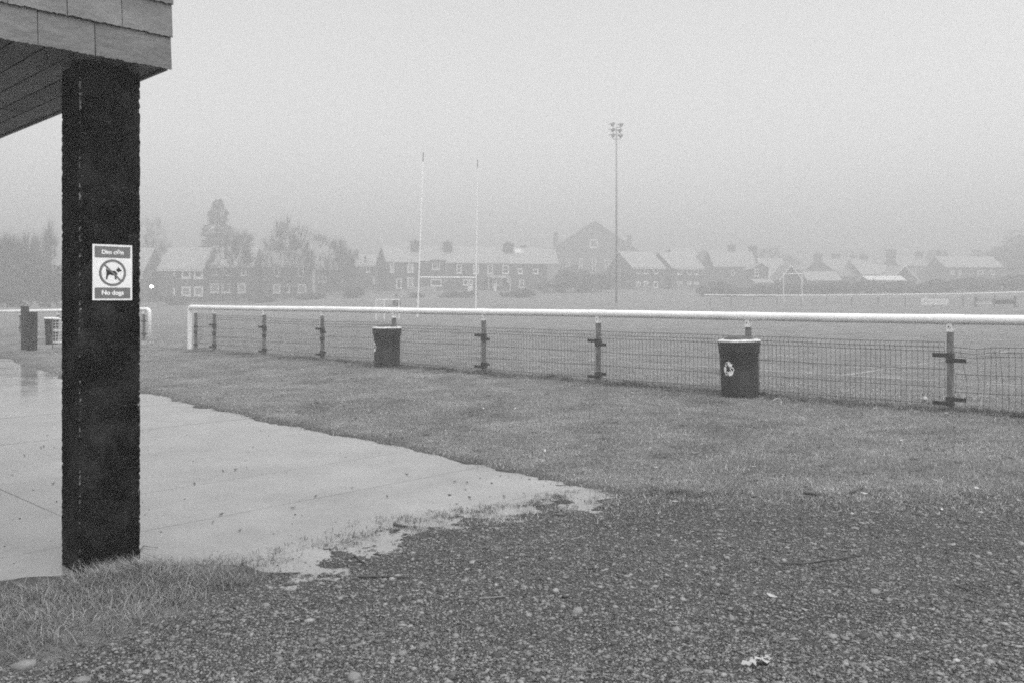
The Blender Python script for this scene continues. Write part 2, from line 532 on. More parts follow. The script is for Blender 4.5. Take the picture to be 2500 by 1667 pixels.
# ------------------------------------------------------------------ the flooded concrete: slab by slab
pavement = empty('pavement')
tag(pavement, kind='structure')
J = Vector((-3.2, 6.18, 0))
D2 = -E; D1 = Vector((NN.x, NN.y, 0))
SL_E, SL_N, GAP = 1.06, 4.24, .005
slab_me = {}
for i in range(-5, 16):
    for j in range(-2, 3):
        off = .0
        a, b = i*SL_E, j*SL_N + off
        c = J + D2*(a + SL_E/2) + D1*(b + SL_N/2)
        if c.y < 2.2: continue
        cor = [J + D2*(a+da) + D1*(b+db) for da in (0, SL_E/2, SL_E) for db in (0, SL_N/2, SL_N)]
        dd = sdist(np.array([q.x for q in cor]), np.array([q.y for q in cor]))
        if dd.min() > .25: continue
        jit = random.uniform(-.0012, .0012)
        u, v_ = D2*(SL_E-GAP)/2, D1*(SL_N-GAP)/2
        mb = MB()
        q0 = c + Vector((0, 0, jit))
        ch = .004
        top = [q0 - u - v_, q0 + u - v_, q0 + u + v_, q0 - u + v_]
        lo = [p - Vector((0,0,.06)) for p in top]
        mb.hexa([*lo, *top])
        mb.build('slab', M['wet_concrete'], pavement)

# ------------------------------------------------------------------ grass, gravel (stuff)
def blades(name, P, length, width, lean, mat_, label, cat, segs=1, dirs=None):
    n = len(P)
    th = rng.uniform(0, 2*np.pi, n)
    ln = rng.uniform(.3, 1, n)*lean
    d = np.stack([np.cos(th)*np.sin(ln), np.sin(th)*np.sin(ln), np.cos(ln)], 1)
    ph = rng.uniform(0, 2*np.pi, n)
    s = np.stack([np.cos(ph), np.sin(ph), np.zeros(n)], 1)
    L_ = (length[0] + (length[1]-length[0])*rng.random(n)**1.6)[:, None]
    W_ = (width*rng.uniform(.7, 1.3, n))[:, None]
    if segs == 1:
        V = np.stack([P - s*W_/2, P + s*W_/2, P + d*L_], 1).reshape(-1, 3)
        Fc = np.arange(3*n).reshape(n, 3)
    else:
        mid = P + d*L_*.55
        bend = np.stack([np.cos(th), np.sin(th), np.zeros(n)], 1)*(L_*rng.uniform(.1, .55, n)[:, None])
        tip = mid + d*L_*.45 + bend - np.array([0, 0, 1.])*np.abs(bend).sum(1)[:, None]*.35
        V = np.stack([P - s*W_/2, P + s*W_/2, mid - s*W_*.4, mid + s*W_*.4, tip], 1).reshape(-1, 3)
        b = (np.arange(n)*5)[:, None]
        Fc = np.concatenate([b + np.array([[0,1,3]]), b + np.array([[0,3,2]]), b + np.array([[2,3,4]])], 1).reshape(-1, 3)
    o = np_mesh(name, V, Fc, mat_)
    tag(o, label, cat, kind='stuff')
    return o

# short wet turf of the verge
n = 420000
Y = 5.6 * (24/5.6)**rng.random(n)
X = (rng.random(n)*2-1)*(.62*Y+.5)
w_ = X*NN.x + Y*NN.y
dd = sdist(X, Y)
keep = (dd > -.02) & (w_ < WF + .2) & (rng.random(n) > smoothstep(-.35, .75, gravel_line(X) - Y + .45*fbm(X, Y, .3, 3, 62) - .15)*1.0)
keep &= (dd > .05) | (rng.random(n) < .6)
X, Y = X[keep], Y[keep]
P = np.stack([X, Y, ground_z(X, Y) - .004], 1)
blades('grass', P, (.015, .05), .0055, 1.25, M['turf_blade'], 'short wet trampled grass of the verge before the mesh fence', 'grass')
# pitch turf beyond the fence
n = 150000
Y = 9.0 * (40/9.0)**rng.random(n)
X = (rng.random(n)*2-1)*(.62*Y+.5)
w_ = X*NN.x + Y*NN.y
k = w_ > WF + .15
X, Y = X[k], Y[k]
P = np.stack([X, Y, ground_z(X, Y) - .004], 1)
blades('pitch_grass', P, (.02, .055), .009, 1.2, M['turf_blade'], 'short mown grass of the rugby pitch behind the fence', 'grass')
# long grass at the pillar foot and bottom left
n = 130000
X = rng.uniform(-3.3, -.9, n); Y = rng.uniform(3.1, 5.05, n)
dens = np.exp(-(((X+1.85)/.5)**2 + ((Y-4.5)/.32)**2)) + .75*smoothstep(.06, .3, Y - gravel_line(X)) * smoothstep(4.50, 4.12, Y - .12*(X+2.2))
dens *= smoothstep(-.05, .1, Y - gravel_line(X) + .08 + .14*fbm(X, Y, .2, 2, 77))
dens *= ~((X < -2.12) & (Y > 4.46 + .25*np.clip(X + 2.5, -.5, .38)))
dens *= (.45 + .55*smoothstep(-.3, .3, fbm(X, Y, .14, 2, 78)))
k = rng.random(n) < dens*.95
X, Y = X[k], Y[k]
P = np.stack([X, Y, ground_z(X, Y) - .005], 1)
blades('long_grass', P, (.02, .10), .0026, 1.2, M['mound_blade'], 'long pale tussock grass round the foot of the dark pillar', 'grass', 2)
n = 9000
X = rng.normal(-1.90, .14, n); Y = rng.normal(4.66, .10, n) + .35*(X + 1.9)
k = (sdist(X, Y) > -.08) & (X > -2.2)
P = np.stack([X[k], Y[k], ground_z(X[k], Y[k]) - .005], 1)
blades('tussock', P, (.04, .14), .0028, 1.2, M['mound_blade'], 'long shaggy grass tussock against the front of the dark pillar', 'grass', 2)
# tufts: along the fence, along the gravel edge, in the shallow margin
def tufts(centres, per, spread, length, width, lean):
    out = []
    for (x, y), c in zip(centres, per):
        r = np.abs(rng.normal(0, spread, c)); a = rng.uniform(0, 2*np.pi, c)
        out.append(np.stack([x + r*np.cos(a), y + r*np.sin(a)], 1))
    Q = np.concatenate(out)
    return np.stack([Q[:,0], Q[:,1], ground_z(Q[:,0], Q[:,1]) - .005], 1)
cs, per = [], []
for t in np.arange(-16, 5.2, .055):
    p = Vector((5.07, 10.43, 0)) - E*(-t) if False else Vector((5.07, 10.43, 0)) + E*t
    if p.x < -8.2: continue
    q = fbm(np.array([p.x]), np.array([p.y]), 1.0, 3, 90)[0]
    if q > -.25:
        cs.append((p.x + random.gauss(0, .12) - .05, p.y + random.gauss(0, .12) - .08)); per.append(int(40 + 130*max(q, 0)))
P = tufts(cs, per, .06, None, None, None)
blades('fence_grass', P, (.03, .10), .0055, 1.15, M['tuft_blade'], 'dark unmown grass tufts along the foot of the mesh fence', 'grass', 2)
cs, per = [], []
for _ in range(70):
    x = random.uniform(.2, 4.6); y = float(gravel_line(x)) + random.gauss(.05, .16)
    cs.append((x, y)); per.append(random.randint(12, 60))
for _ in range(22):
    x = random.uniform(.75, 1.5); cs.append((x, float(gravel_line(x)) + random.gauss(.15, .12))); per.append(random.randint(40, 90))
for _ in range(60):
    px = random.uniform(840, 1420); py = np.interp(px, [840, 1000, 1250, 1420], [1318, 1272, 1232, 1205]) + random.gauss(4, 10)
    cs.append(on_plane(px, py)); per.append(random.randint(10, 40))
for _ in range(110):
    px = random.uniform(470, 1240); py = np.interp(px, [470, 700, 1000, 1240], [1395, 1345, 1270, 1238]) + random.gauss(0, 14)
    cs.append(on_plane(px, py)); per.append(random.randint(5, 22))
for _ in range(420):
    x = random.uniform(-8, 4.6); y = random.uniform(6.6, 15); 
    if x*NN.x + y*NN.y > WF-.2 or sdist(np.array([x]), np.array([y]))[0] < .1: continue
    cs.append((x, y)); per.append(random.randint(8, 70))
P = tufts(cs, [int(c*1.5) for c in per], .05, None, None, None)
P[:, 2] = np.maximum(P[:, 2], -.004)
blades('grass_tufts', P, (.008, .045), .0032, 1.1, M['tuft_blade'], 'dark grass tufts at the edges of gravel and water', 'grass', 2)

# gravel stones
ico_v = []
t_ = (1+5**.5)/2
for a, b in ((1, t_), (-1, t_), (1, -t_), (-1, -t_)):
    ico_v += [(0, a, b), (a, b, 0), (b, 0, a)]
ico_v = np.array(ico_v) / math.hypot(1, t_)
from itertools import combinations
def hull_faces(v):
    dmin = min(np.linalg.norm(v[i]-v[j]) for i, j in combinations(range(len(v)), 2)) * 1.05
    fs = []
    for i, j, k in combinations(range(len(v)), 3):
        if max(np.linalg.norm(v[i]-v[j]), np.linalg.norm(v[j]-v[k]), np.linalg.norm(v[i]-v[k])) < dmin:
            if np.dot(np.cross(v[j]-v[i], v[k]-v[i]), v[i]) < 0: j, k = k, j
            fs.append((i, j, k))
    return np.array(fs)
ico_f = hull_faces(ico_v)
oct_v = np.array([(1,0,0),(0,1,0),(0,0,1),(-1,0,0),(0,-1,0),(0,0,-1)], float)
oct_f = np.array([(0,1,2),(1,3,2),(3,4,2),(4,0,2),(1,0,5),(3,1,5),(4,3,5),(0,4,5)])
def stones_np(P, size, base_v, base_f, jitter=.25):
    n, m = len(P), len(base_v)
    V = base_v[None]*(1 + jitter*rng.normal(0, 1, (n, m, 1)).clip(-1.6, 1.6))
    sc = np.stack([rng.uniform(.8, 1.6, n), rng.uniform(.5, 1.0, n), rng.uniform(.25, .65, n)], 1)*size[:, None]
    V = V*sc[:, None, :]
    a = rng.uniform(0, 2*np.pi, n); tl = rng.normal(0, .3, n)
    ca, sa, ct, st = np.cos(a), np.sin(a), np.cos(tl), np.sin(tl)
    y2 = V[:,:,1]*ct[:,None] - V[:,:,2]*st[:,None]; z2 = V[:,:,1]*st[:,None] + V[:,:,2]*ct[:,None]
    x3 = V[:,:,0]*ca[:,None] - y2*sa[:,None]; y3 = V[:,:,0]*sa[:,None] + y2*ca[:,None]
    V = np.stack([x3, y3, z2], 2) + P[:, None, :]
    Fc = (np.arange(n)*m)[:, None, None] + base_f[None]
    return V.reshape(-1, 3), Fc.reshape(-1, 3)
def scatter_gravel(n):
    Y = 2.9 * (6.9/2.9)**(rng.random(n))
    X = (rng.random(n)*2-1)*(.6*Y+.35)
    k = rng.random(n) < gravel_mask(X, Y)**.5*(.7 + .5*smoothstep(-.4, .3, fbm(X, Y, .2, 3, 61))) + .12*smoothstep(-.5, .0, gravel_line(X) - Y)
    dd = sdist(X, Y)
    k &= (dd > .03) | (rng.random(n) < .30*np.exp(dd/.3))
    return X[k], Y[k]
X, Y = scatter_gravel(190000)
s1 = rng.lognormal(math.log(.0050), .36, len(X)).clip(.0028, .012)
V1, F1 = stones_np(np.stack([X, Y, ground_z(X, Y) + s1*.2], 1), s1, oct_v, oct_f)
X, Y = scatter_gravel(20000)
s2 = rng.lognormal(math.log(.0074), .42, len(X)).clip(.0045, .020)
V2, F2 = stones_np(np.stack([X, Y, ground_z(X, Y) + s2*.15], 1), s2, ico_v, ico_f, .2)
gv = np_mesh('gravel', np.concatenate([V1, V2]), np.concatenate([F1, F2 + len(V1)]), M['gravel_stone'])
tag(gv, 'loose dark wet gravel of the foreground path', 'gravel', kind='stuff')

# specks of soil and debris on the wet slabs
n = 5000
X = rng.uniform(-6, .6, n); Y = rng.uniform(4.5, 11, n)
dd = sdist(X, Y)
k = (dd < -.03) & (rng.random(n) < .05 + .75*np.exp(dd/.28)*(Y < gravel_line(X) + 1.4))
X, Y = X[k], Y[k]
s3 = rng.lognormal(math.log(.004), .45, len(X)).clip(.002, .012)
V3, F3 = stones_np(np.stack([X, Y, s3*.2], 1), s3, ico_v, ico_f, .2)
db = np_mesh('debris', V3, F3, M['leaf_dark'])
tag(db, 'dark specks of soil and debris on the wet concrete', 'debris', kind='stuff')

# ------------------------------------------------------------------ the shelter: slate-hung canopy on a dark pillar
A1 = Vector((.7071, .7071, 0)); A2 = Vector((-.7071, .7071, 0)); UP = Vector((0, 0, 1))
NF = Vector((.7071, -.7071, 0))                      # the slate face looks this way
C0 = Vector((-1.86, 4.89, 0))
ZS = 2.685                                           # underside of the canopy
shelter = empty('shelter', (C0.x, C0.y, 0))
tag(shelter, 'slate hung canopy with boarded soffit on a dark pebbledash pillar', 'shelter')
def sh(p): return Vector(p) - Vector((C0.x, C0.y, 0))

# pillar: a rough shaft with knocked corners
def make_pillar():
    c0 = Vector((-2.262, 4.712, 0)); w, d = .318, .262
    per = []
    na, nb = 22, 18
    for i in range(na): per.append((i/na*w, 0, i == 0))
    for i in range(nb): per.append((w, i/nb*d, i == 0))
    for i in range(na): per.append((w - i/na*w, d, i == 0))
    for i in range(nb): per.append((0, d - i/nb*d, i == 0))
    zs = np.arange(-.15, ZS-.004, .0125)
    V, chip = [], []
    cx, cy = w/2, d/2
    r = np.random.default_rng(3)
    for zi, z in enumerate(zs):
        for k, (a, b, corner) in enumerate(per):
            j = r.normal(0, .0007)
            if corner: j -= abs(r.normal(0, .0035))*(r.random() < .35)
            na_ = math.hypot(a-cx, b-cy)
            a2 = a + (a-cx)/na_*j; b2 = b + (b-cy)/na_*j
            p = c0 + A1*a2 + A2*b2 + UP*float(z)
            V.append(sh(p)[:])
            band = .5+.5*float(vnoise(np.array([z*7.0]), np.array([k*3.1]), 4)[0])
            chip.append((r.uniform(.7, 1.7)*band**.5 if r.random() < .55 else r.uniform(0, .5)) if corner else (r.uniform(.2, 1.2)*band*(r.random() < .4) if per[(k+1) % len(per)][2] or per[k-1][2] else 0))
    m = len(per)
    I = np.arange(len(zs)*m).reshape(len(zs), m)
    q = np.stack([I[:-1], np.roll(I[:-1], -1, 1), np.roll(I[1:], -1, 1), I[1:]], -1).reshape(-1, 4)
    return np_mesh('pillar', np.array(V), q, M['pillar'], shelter, {'chip': np.array(chip)}, smooth=False)
make_pillar()

# slates on the face, three courses, each with a rough lower edge
def slate(t0, t1, z0, z1, out, seed):
    r = random.Random(seed)
    n = max(6, int((t1-t0)/.012))
    lo = []
    for i in range(n+1):
        u = i/n
        lo.append((t0 + (t1-t0)*u, z0 + (r.choice((r.uniform(-.002, .002), r.uniform(-.002, .002), r.uniform(.0, .006))) if 0 < i < n else r.uniform(-.002, .002))))
    poly = [(p[0] + .0022, p[1]) if i == 0 else (p[0] - .0022, p[1]) if i == n else p for i, p in enumerate(lo)]
    poly += [(t1 - .0022, z1), (t0 + .0022, z1)]
    def face(o_lo, o_hi):
        def f(t, z):
            k = (z - z0)/(z1 - z0)
            return sh(C0 - A1*t + NF*(o_lo + (o_hi - o_lo)*k) + UP*z)
        return f
    MB().prism(poly, face(out, .004), face(out + .008, .010)).build('slate', M['slate'], shelter)
cut1 = [-.004, .397, .668, .935, 1.205, 1.48, 1.75, 2.02]
cut2 = [-.010, .262, .533, .803, 1.07, 1.345, 1.61, 1.88, 2.1]
cut3 = [-.014, .130, .400, .668, .94, 1.21, 1.48, 1.75, 2.02]
for r_, (cuts, z0) in enumerate(((cut1, ZS-.006), (cut2, ZS+.170), (cut3, ZS+.350), (cut2, ZS+.53))):
    for i in range(len(cuts)-1):
        slate(cuts[i], cuts[i+1], z0 + random.uniform(-.002, .002), z0 + .235, .016 + random.uniform(0, .006), 100*r_+i)
# backing behind the slates, roof deck, side and far closing boards
LC, DC = 2.15, 7.5
def slab_pts(a0, a1, b0, b1, z0, z1):
    q = []
    for z in (z0, z1):
        for a, b in ((a0,b0),(a1,b0),(a1,b1),(a0,b1)):
            q.append(sh(C0 - A1*a + A2*b + UP*z))
    return q
MB().hexa(slab_pts(LC, .0, .0, .025, ZS+.004, ZS+.78)).build('fascia', M['board'], shelter)
MB().hexa(slab_pts(LC, .0, .028, DC, ZS+.045, ZS+.12)).build('roof_deck', M['roof_deck'], shelter)
MB().hexa(slab_pts(.016, -.004, .028, DC, ZS+.0, ZS+.043)).build('edge_board', M['board'], shelter)
for i, a in enumerate(np.arange(.02, LC-.1, .147)):
    z = ZS + .012 + random.uniform(-.001, .001)
    MB().hexa(slab_pts(a+.142, a+.007, .027, DC, z, z+.022)).build('soffit_board', M['board'], shelter)

# ------------------------------------------------------------------ the sign on the pillar
def text_mesh(txt, size, bold=.0):
    cu = bpy.data.curves.new('lettering', 'FONT')
    cu.body = txt; cu.size = size; cu.align_x = 'CENTER'; cu.align_y = 'CENTER'
    cu.offset = bold; cu.resolution_u = 4; cu.extrude = .0006
    o = bpy.data.objects.new('lettering_source', cu)
    COL.objects.link(o)
    dg = bpy.context.evaluated_depsgraph_get(); dg.update()
    me = bpy.data.meshes.new_from_object(o.evaluated_get(dg))
    bpy.data.objects.remove(o); bpy.data.curves.remove(cu)
    me.name = 'lettering'
    return me
sc_ = Vector((-2.262, 4.712, 0)) + A1*.168 + UP*1.582
sign = empty('no_dogs_sign', tuple(sc_ + NF*.0045))
sign.rotation_euler = Euler((math.radians(90), 0, math.radians(45)), 'XYZ')
tag(sign, 'white bilingual no dogs sign with grey bands fixed to the dark pillar', 'sign')
def flat(name, poly, z0, z1, m):
    return MB().prism(poly, lambda u, v: (u, v, z0), lambda u, v: (u, v, z1)).build(name, m, sign)
sw, shh = .104, .1485
def rect(a, b, c, d): return [(a, c), (b, c), (b, d), (a, d)]
def bent(poly): return poly
flat('backing_plate', rect(-sw, sw, -shh, shh), -.002, .0015, M['sign_white'])
KX, KY = .2075/96.0, .297/137.5     # metres per photo pixel on the sign
def spx(cx, cy): return ((cx - 590)/9.8*KX, (735 - cy)/9.8*KY)
flat('header_band', rect(-.0935, .0935, .078, .1385), .0015, .0022, M['sign_red'])
flat('footer_band', rect(-.0935, .0935, -.1395, -.081), .0015, .0022, M['sign_red'])
ro, ri = .0715, .0585
ring = MB()
N_ = 56
for k in range(N_):
    a, b = 2*math.pi*k/N_, 2*math.pi*(k+1)/N_
    ring.hexa([(ri*math.cos(a), ri*math.sin(a)-.002, .0015), (ro*math.cos(a), ro*math.sin(a)-.002, .0015), (ro*math.cos(b), ro*math.sin(b)-.002, .0015), (ri*math.cos(b), ri*math.sin(b)-.002, .0015),
               (ri*math.cos(a), ri*math.sin(a)-.002, .0023), (ro*math.cos(a), ro*math.sin(a)-.002, .0023), (ro*math.cos(b), ro*math.sin(b)-.002, .0023), (ri*math.cos(b), ri*math.sin(b)-.002, .0023)])
ring.build('ring', M['sign_red'], sign)
c45 = .7071
flat('slash_bar', [(-.0455, .0365), (-.0385, .0425), (.0455, -.0395), (.0385, -.0465)], .0015, .0028, M['sign_red'])
dog = [(432,640),(470,672),(500,690),(560,694),(640,694),(668,716),(708,768),(690,800),(678,832),(680,905),(645,908),(640,850),(630,812),(560,800),(512,790),(480,830),(462,905),(425,908),(428,860),(440,810),(442,740)]
head = [(736,606),(760,640),(810,690),(806,704),(760,708),(722,734),(666,674)]
flat('dog_figure', [spx(*p) for p in dog], .0015, .0021, M['sign_black'])
flat('dog_head', [spx(*p) for p in head], .0015, .0021, M['sign_black'])
for txt, y in (('Dim c\u0175n', .107), ('No dogs', -.1095)):
    me = text_mesh(txt, .0305, .0012)
    xs_ = [v.co.x for v in me.vertices]; wd = max(xs_) - min(xs_)
    o = link_mesh('lettering', me, M['sign_white'], sign)
    k = .115/wd
    o.scale = (k, k, 1); o.location = (0, y, .0028)

# ------------------------------------------------------------------ near rail fence with mesh panels
P_R = Vector((5.07, 10.43, 0))
def fence_pt(px):
    """the point of the fence line that the photo shows at column px"""
    k = (px - 1250)/F
    t = (k*P_R.y - P_R.x)/(E.x - k*E.y)
    return P_R + E*t
ZR = 1.25 - .057
def fence_ground(p): return gz(p.x, p.y)
fence = empty('rail_fence', tuple(fence_pt(1181)))
tag(fence, 'long white tubular rail fence with dark wire mesh panels along the near touchline', 'fence')
fo = fence.location.copy()
def fl(p): return Vector(p) - fo
post_px = [478, 523, 645, 787, 962, 1181, 1461, 1827, 2320]
posts = [fence_pt(p) for p in post_px] + [P_R + E*2.5, P_R + E*5.0]
end_l = fence_pt(463)
def rail_z(p):
    t = (p - P_R).dot(E)
    return ZR + .012*math.sin(t*.9) * .3 + (.0 if t > -14 else 0)
stops = [end_l] + [posts[i] for i in (3, 5, 6, 7, 8, 10)]
for i in range(len(stops)-1):
    a, b = stops[i], stops[i+1]
    pts = []
    nn_ = 6
    for k in range(nn_+1):
        p = a.lerp(b, k/nn_)
        pts.append(fl(p + UP*rail_z(p)))
    mb = MB()
    if i == 0:
        bend = []
        for k in range(7):
            th = math.pi/2*(1 - k/6)
            q = a + E*(.11*(1-math.sin(th))) if False else a + E*(.11 - .11*math.sin(th)) + UP*(rail_z(a) - .11 + .11*math.cos(th))
            bend.append(q)
        pts = [fl(Vector((a.x, a.y, fence_ground(a) - .1)))] + [fl(q) for q in bend] + pts[1:]
        mb.tube(pts, .057, 18, cap=False)
    else:
        mb.tube(pts, .057, 18, cap=False)
    mb.build('rail', M['white_paint'], fence, smooth=True)
    if 0 < i:
        d_ = E*.16
        p = a
        MB().tube([fl(p - d_ + UP*rail_z(p)), fl(p + d_ + UP*rail_z(p))], .0605, 18, cap=False).build('rail_sleeve', M['white_paint'], fence, smooth=True)
Ff = -NN     # faces the camera side
for i, p in enumerate(posts):
    zg = fence_ground(p) - .15
    zt = rail_z(p) - .057
    po = MB().obox(fl(p + UP*(zg + zt - .085)/2), E*.03, NN*.03, UP*((zt - .085 - zg)/2)).build('post', M['post_metal'], fence)
    mb = MB().obox(fl(p + UP*(zt - .045)), E*.034, NN*.033, UP*.041)
    mb.tube([fl(p + Ff*.0325 + UP*(zt - .012)), fl(p + Ff*.037 + UP*(zt - .012))], .034, 12)
    cap = mb.build('post_cap', M['white_paint'], po)
    MB().tube([fl(p + Ff*.030 + E*-.006 + UP*(zt - .028)), fl(p + Ff*.041 + E*-.006 + UP*(zt - .028))], .009, 8).build('bolt', M['clamp'], po)
    g0 = fence_ground(p)
    lev = [(.63, -1), (.575, 1), (.125, 1), (.075, -1)] if i % 2 == 0 else [(.64, -1), (.58, 1), (.10, -1), (.15, 1)]
    for h, sgn in lev:
        if i == 0 and sgn < 0: continue
        mb = MB()
        mb.obox(fl(p + E*sgn*.10 + Ff*.040 + UP*(g0 + h)), E*.085, NN*.004, UP*.024)
        mb.obox(fl(p + Ff*.0 + UP*(g0 + h)), E*(.037 + .001*(sgn > 0)), NN*(.038 + .001*(sgn > 0)), UP*.027)
        mb.build('clamp', M['clamp'], po)
    if i in (1, 2, 3, 0):
        MB().obox(fl(p + UP*(g0 + .43)), E*.036, NN*.036, UP*.035).build('clamp', M['clamp'], po)
# wire mesh panels, each one part: thin wires far too fine to pick apart
def mesh_panel(a, b, ztop_a, ztop_b, damaged=False, parent=fence, o0=None, hgt=.74):
    a = a + E*.05; b = b - E*.05
    Ln = (b - a).length; ex = (b - a).normalized()
    n = max(2, round(Ln/.0625))
    mb = MB()
    nrm = Ff
    rows = [0, -.055, -.105, -.315, -.52, -.715]
    def bow(u): return nrm*(.02 + .015*math.sin(u*9.0 + a.x)) 
    def warp(u, dz):
        off = Vector((0, 0, 0))
        if damaged and u < .55:
            k = (1 - u/.55)
            if dz > -.2: off += ex*(-.03*math.sin(u*14)) + UP*(.035*math.sin(u*20)*k) + nrm*(.10*k)
            else: off += ex*(.02*k*math.sin(dz*12))
        return off
    def pt(u, dz):
        zt = ztop_a + (ztop_b - ztop_a)*u/Ln + .003*math.sin(u*3.3 + a.x*2)
        vf = .035 if abs(dz + .055) < 1e-6 else 0
        return fl(a + ex*u + bow(u) + nrm*vf + UP*(zt + dz) + warp(u, dz))
    for dz in rows:
        mb.tube([pt(Ln*k/10, dz) for k in range(11)], .0036, 4, cap=False)
    for i in range(n+1):
        u = Ln*i/n
        if damaged and i in (1, 3): continue
        dzs = [0, -.055, -.105, -.42, -.715, -.76]
        mb.tube([pt(u, dz) for dz in dzs], .0029, 3, cap=False)
    o = mb.build('wire_mesh', M['wire'], parent)
    tag(o, kind='stuff')
    return o
for i in range(len(posts)-1):
    a, b = posts[i], posts[i+1]
    top = lambda p: fence_ground(p) + .775
    za, zb = top(a), top(b)
    if i == 2: za += .06; zb += .05
    if i == 0: za += .12; zb += .12
    if i == 1: za += .10; zb += .10
    if i == 3: za += .02; zb += .05
    if i >= 8: za -= .04; zb -= .02
    mesh_panel(a, b, za, zb, damaged=(i == 8))

# the fence beyond the gateway, behind the pillar
ga, gb = Vector((-11.26, 28.0, 0)), Vector((-19.6, 33.6, 0))
gf = empty('rail_fence', tuple(ga))
tag(gf, 'short white rail fence on the far side of the gateway, running behind the dark pillar', 'fence')
g0v = ga.copy(); ge_ = (gb - ga).normalized()
zl = lambda k: 1.13 - .17*k - .055
pts = [Vector((0, 0, gz(ga.x, ga.y) - .1))]
for k in range(7):
    th = math.pi/2*(1 - k/6)
    pts.append(ge_*(.12 - .12*math.sin(th)) + UP*(zl(0) - .12 + .12*math.cos(th)))
for k in range(1, 7): pts.append((gb - ga)*(k/6) + UP*zl(k/6))
MB().tube(pts, .055, 12).build('rail', M['white_paint'], gf, smooth=True)
for k in np.linspace(.03, 1.0, 5):
    p = (gb - ga)*float(k); q = ga + p
    zg = gz(q.x, q.y) - .1; zt = zl(float(k)) - .055
    po = MB().obox(p + UP*((zg + zt - .09)/2), ge_*.03, UP.cross(ge_)*.03, UP*((zt - .09 - zg)/2)).build('post', M['post_metal'], gf)
    MB().obox(p + UP*(zt - .045), ge_*.034, UP.cross(ge_)*.033, UP*.043).build('post_cap', M['white_paint'], po)
    MB().obox(p + UP*(zg + .7), ge_*.09, UP.cross(ge_)*.036, UP*.025).build('clamp', M['clamp'], po)
    MB().obox(p + UP*(zg + .3), ge_*.09, UP.cross(ge_)*.036, UP*.025).build('clamp', M['clamp'], po)
mb = MB()
for k in range(0, 40):
    p = (gb - ga)*(k/140); mb.tube([p + UP*.08, p + UP*.9], .003, 3, cap=False)
for z in (.1, .3, .5, .7, .85, .9):
    mb.tube([UP*z, (gb - ga)*.28 + UP*z], .003, 3, cap=False)
tag(mb.build('wire_mesh', M['wire'], gf), kind='stuff')

# ------------------------------------------------------------------ litter bins
def litter_bin(px, py_base, back, label, logo_deg):
    p = fence_pt(px) - NN*back
    k = (px - 1250)/F
    p = Vector((k*p.y, p.y, 0))
    zg = gz(p.x, p.y)
    b = empty('litter_bin', (p.x, p.y, zg))
    tag(b, label, 'bin', 'round litter bins against the mesh fence')
    prof = [(0, -.05), (.238, -.05), (.242, .0), (.250, .30), (.252, .565), (.262, .575), (.266, .60), (.278, .715), (.279, .725), (.265, .727)]
    MB().lathe(prof, 40).build('body', M['bin_body'], b, smooth=True)
    MB().lathe([(.279, .722), (.281, .732), (.274, .742), (.215, .752), (.200, .748), (.200, .74)], 40).build('rim', M['bin_rim'], b, smooth=True)
    MB().lathe([(.200, .738), (.197, .752), (.180, .772), (.13, .790), (.06, .797), (0, .798)], 32).build('lid', M['bin_lid'], b, smooth=True)
    # recycling mark wrapped on the drum
    face = math.atan2(-p.y, -p.x)
    th0 = face - math.radians(logo_deg)
    def wrap(z_off):
        def f(u, v):
            th = th0 + u/.25
            r = .2515 + z_off
            return (r*math.cos(th), r*math.sin(th), .375 + v)
        return f
    def lp(x, y): return ((x - 315)/7.84/187, (805 - y)/7.84/187)
    shapes = [[(300,668),(340,670),(365,708),(398,704),(375,765),(318,768),(330,745),(300,735)],
              [(205,768),(248,766),(264,800),(262,832),(275,838),(235,855),(232,885),(215,860),(202,820)],
              [(325,850),(350,845),(362,860),(405,860),(410,880),(385,925),(345,932),(332,945),(315,915),(308,870)]]
    outs = [[(232,735),(262,676),(300,672),(290,700),(262,768)], [(230,880),(240,852),(296,856),(292,922),(240,922)], [(340,795),(385,762),(408,772),(432,825),(410,862),(378,858)]]
    mb = MB()
    for s in shapes: mb.prism([lp(*q) for q in s], wrap(.001), wrap(.004))
    for s in outs:
        n = len(s); cx = sum(q[0] for q in s)/n; cy = sum(q[1] for q in s)/n
        for i in range(n):
            a, c = s[i], s[(i+1) % n]
            ai = (cx + (a[0]-cx)*.62, cy + (a[1]-cy)*.62); ci = (cx + (c[0]-cx)*.62, cy + (c[1]-cy)*.62)
            mb.prism([lp(*a), lp(*c), lp(*ci), lp(*ai)], wrap(.001), wrap(.004))
    mb.build('recycling_mark', M['logo'], b)
    return b
b2 = litter_bin(1807, 972, .50, 'dark round litter bin with a clear white recycling mark, near the damaged mesh panel', 33)
b2.rotation_euler = (math.radians(-.5), math.radians(-1.2), 0)
b1 = litter_bin(945, 898, .52, 'dark round litter bin farther along the fence, standing before the rugby posts', 72)

# ------------------------------------------------------------------ gate posts, wire gate, small bin on the left
def gatepost(px, py0, py1, wpx, Y, m, label, lean=0):
    a, b = at(px, py0, Y), at(px, py1, Y)
    h = a.z - b.z; w = wpx*Y/F/2
    r = random.Random(px)
    n = 8
    vs, fs = [], []
    for i in range(n+1):
        z = -.2 + (h + .2)*i/n
        for sx, sy in ((-1,-1),(1,-1),(1,1),(-1,1)):
            vs.append((sx*w*(1 + r.uniform(-.07, .07)) + lean*z, sy*w*(1 + r.uniform(-.07, .07)), z))
    fs.append((3,2,1,0)); fs.append(tuple(4*n + k for k in range(4)))
    for i in range(n):
        for k in range(4): fs.append((4*i+k, 4*i+(k+1)%4, 4*i+4+(k+1)%4, 4*i+4+k))
    o = MB().add(vs, fs).build('gatepost', m, None, loc=b)
    tag(o, label, 'gatepost', 'old timber gateposts by the flooded path')
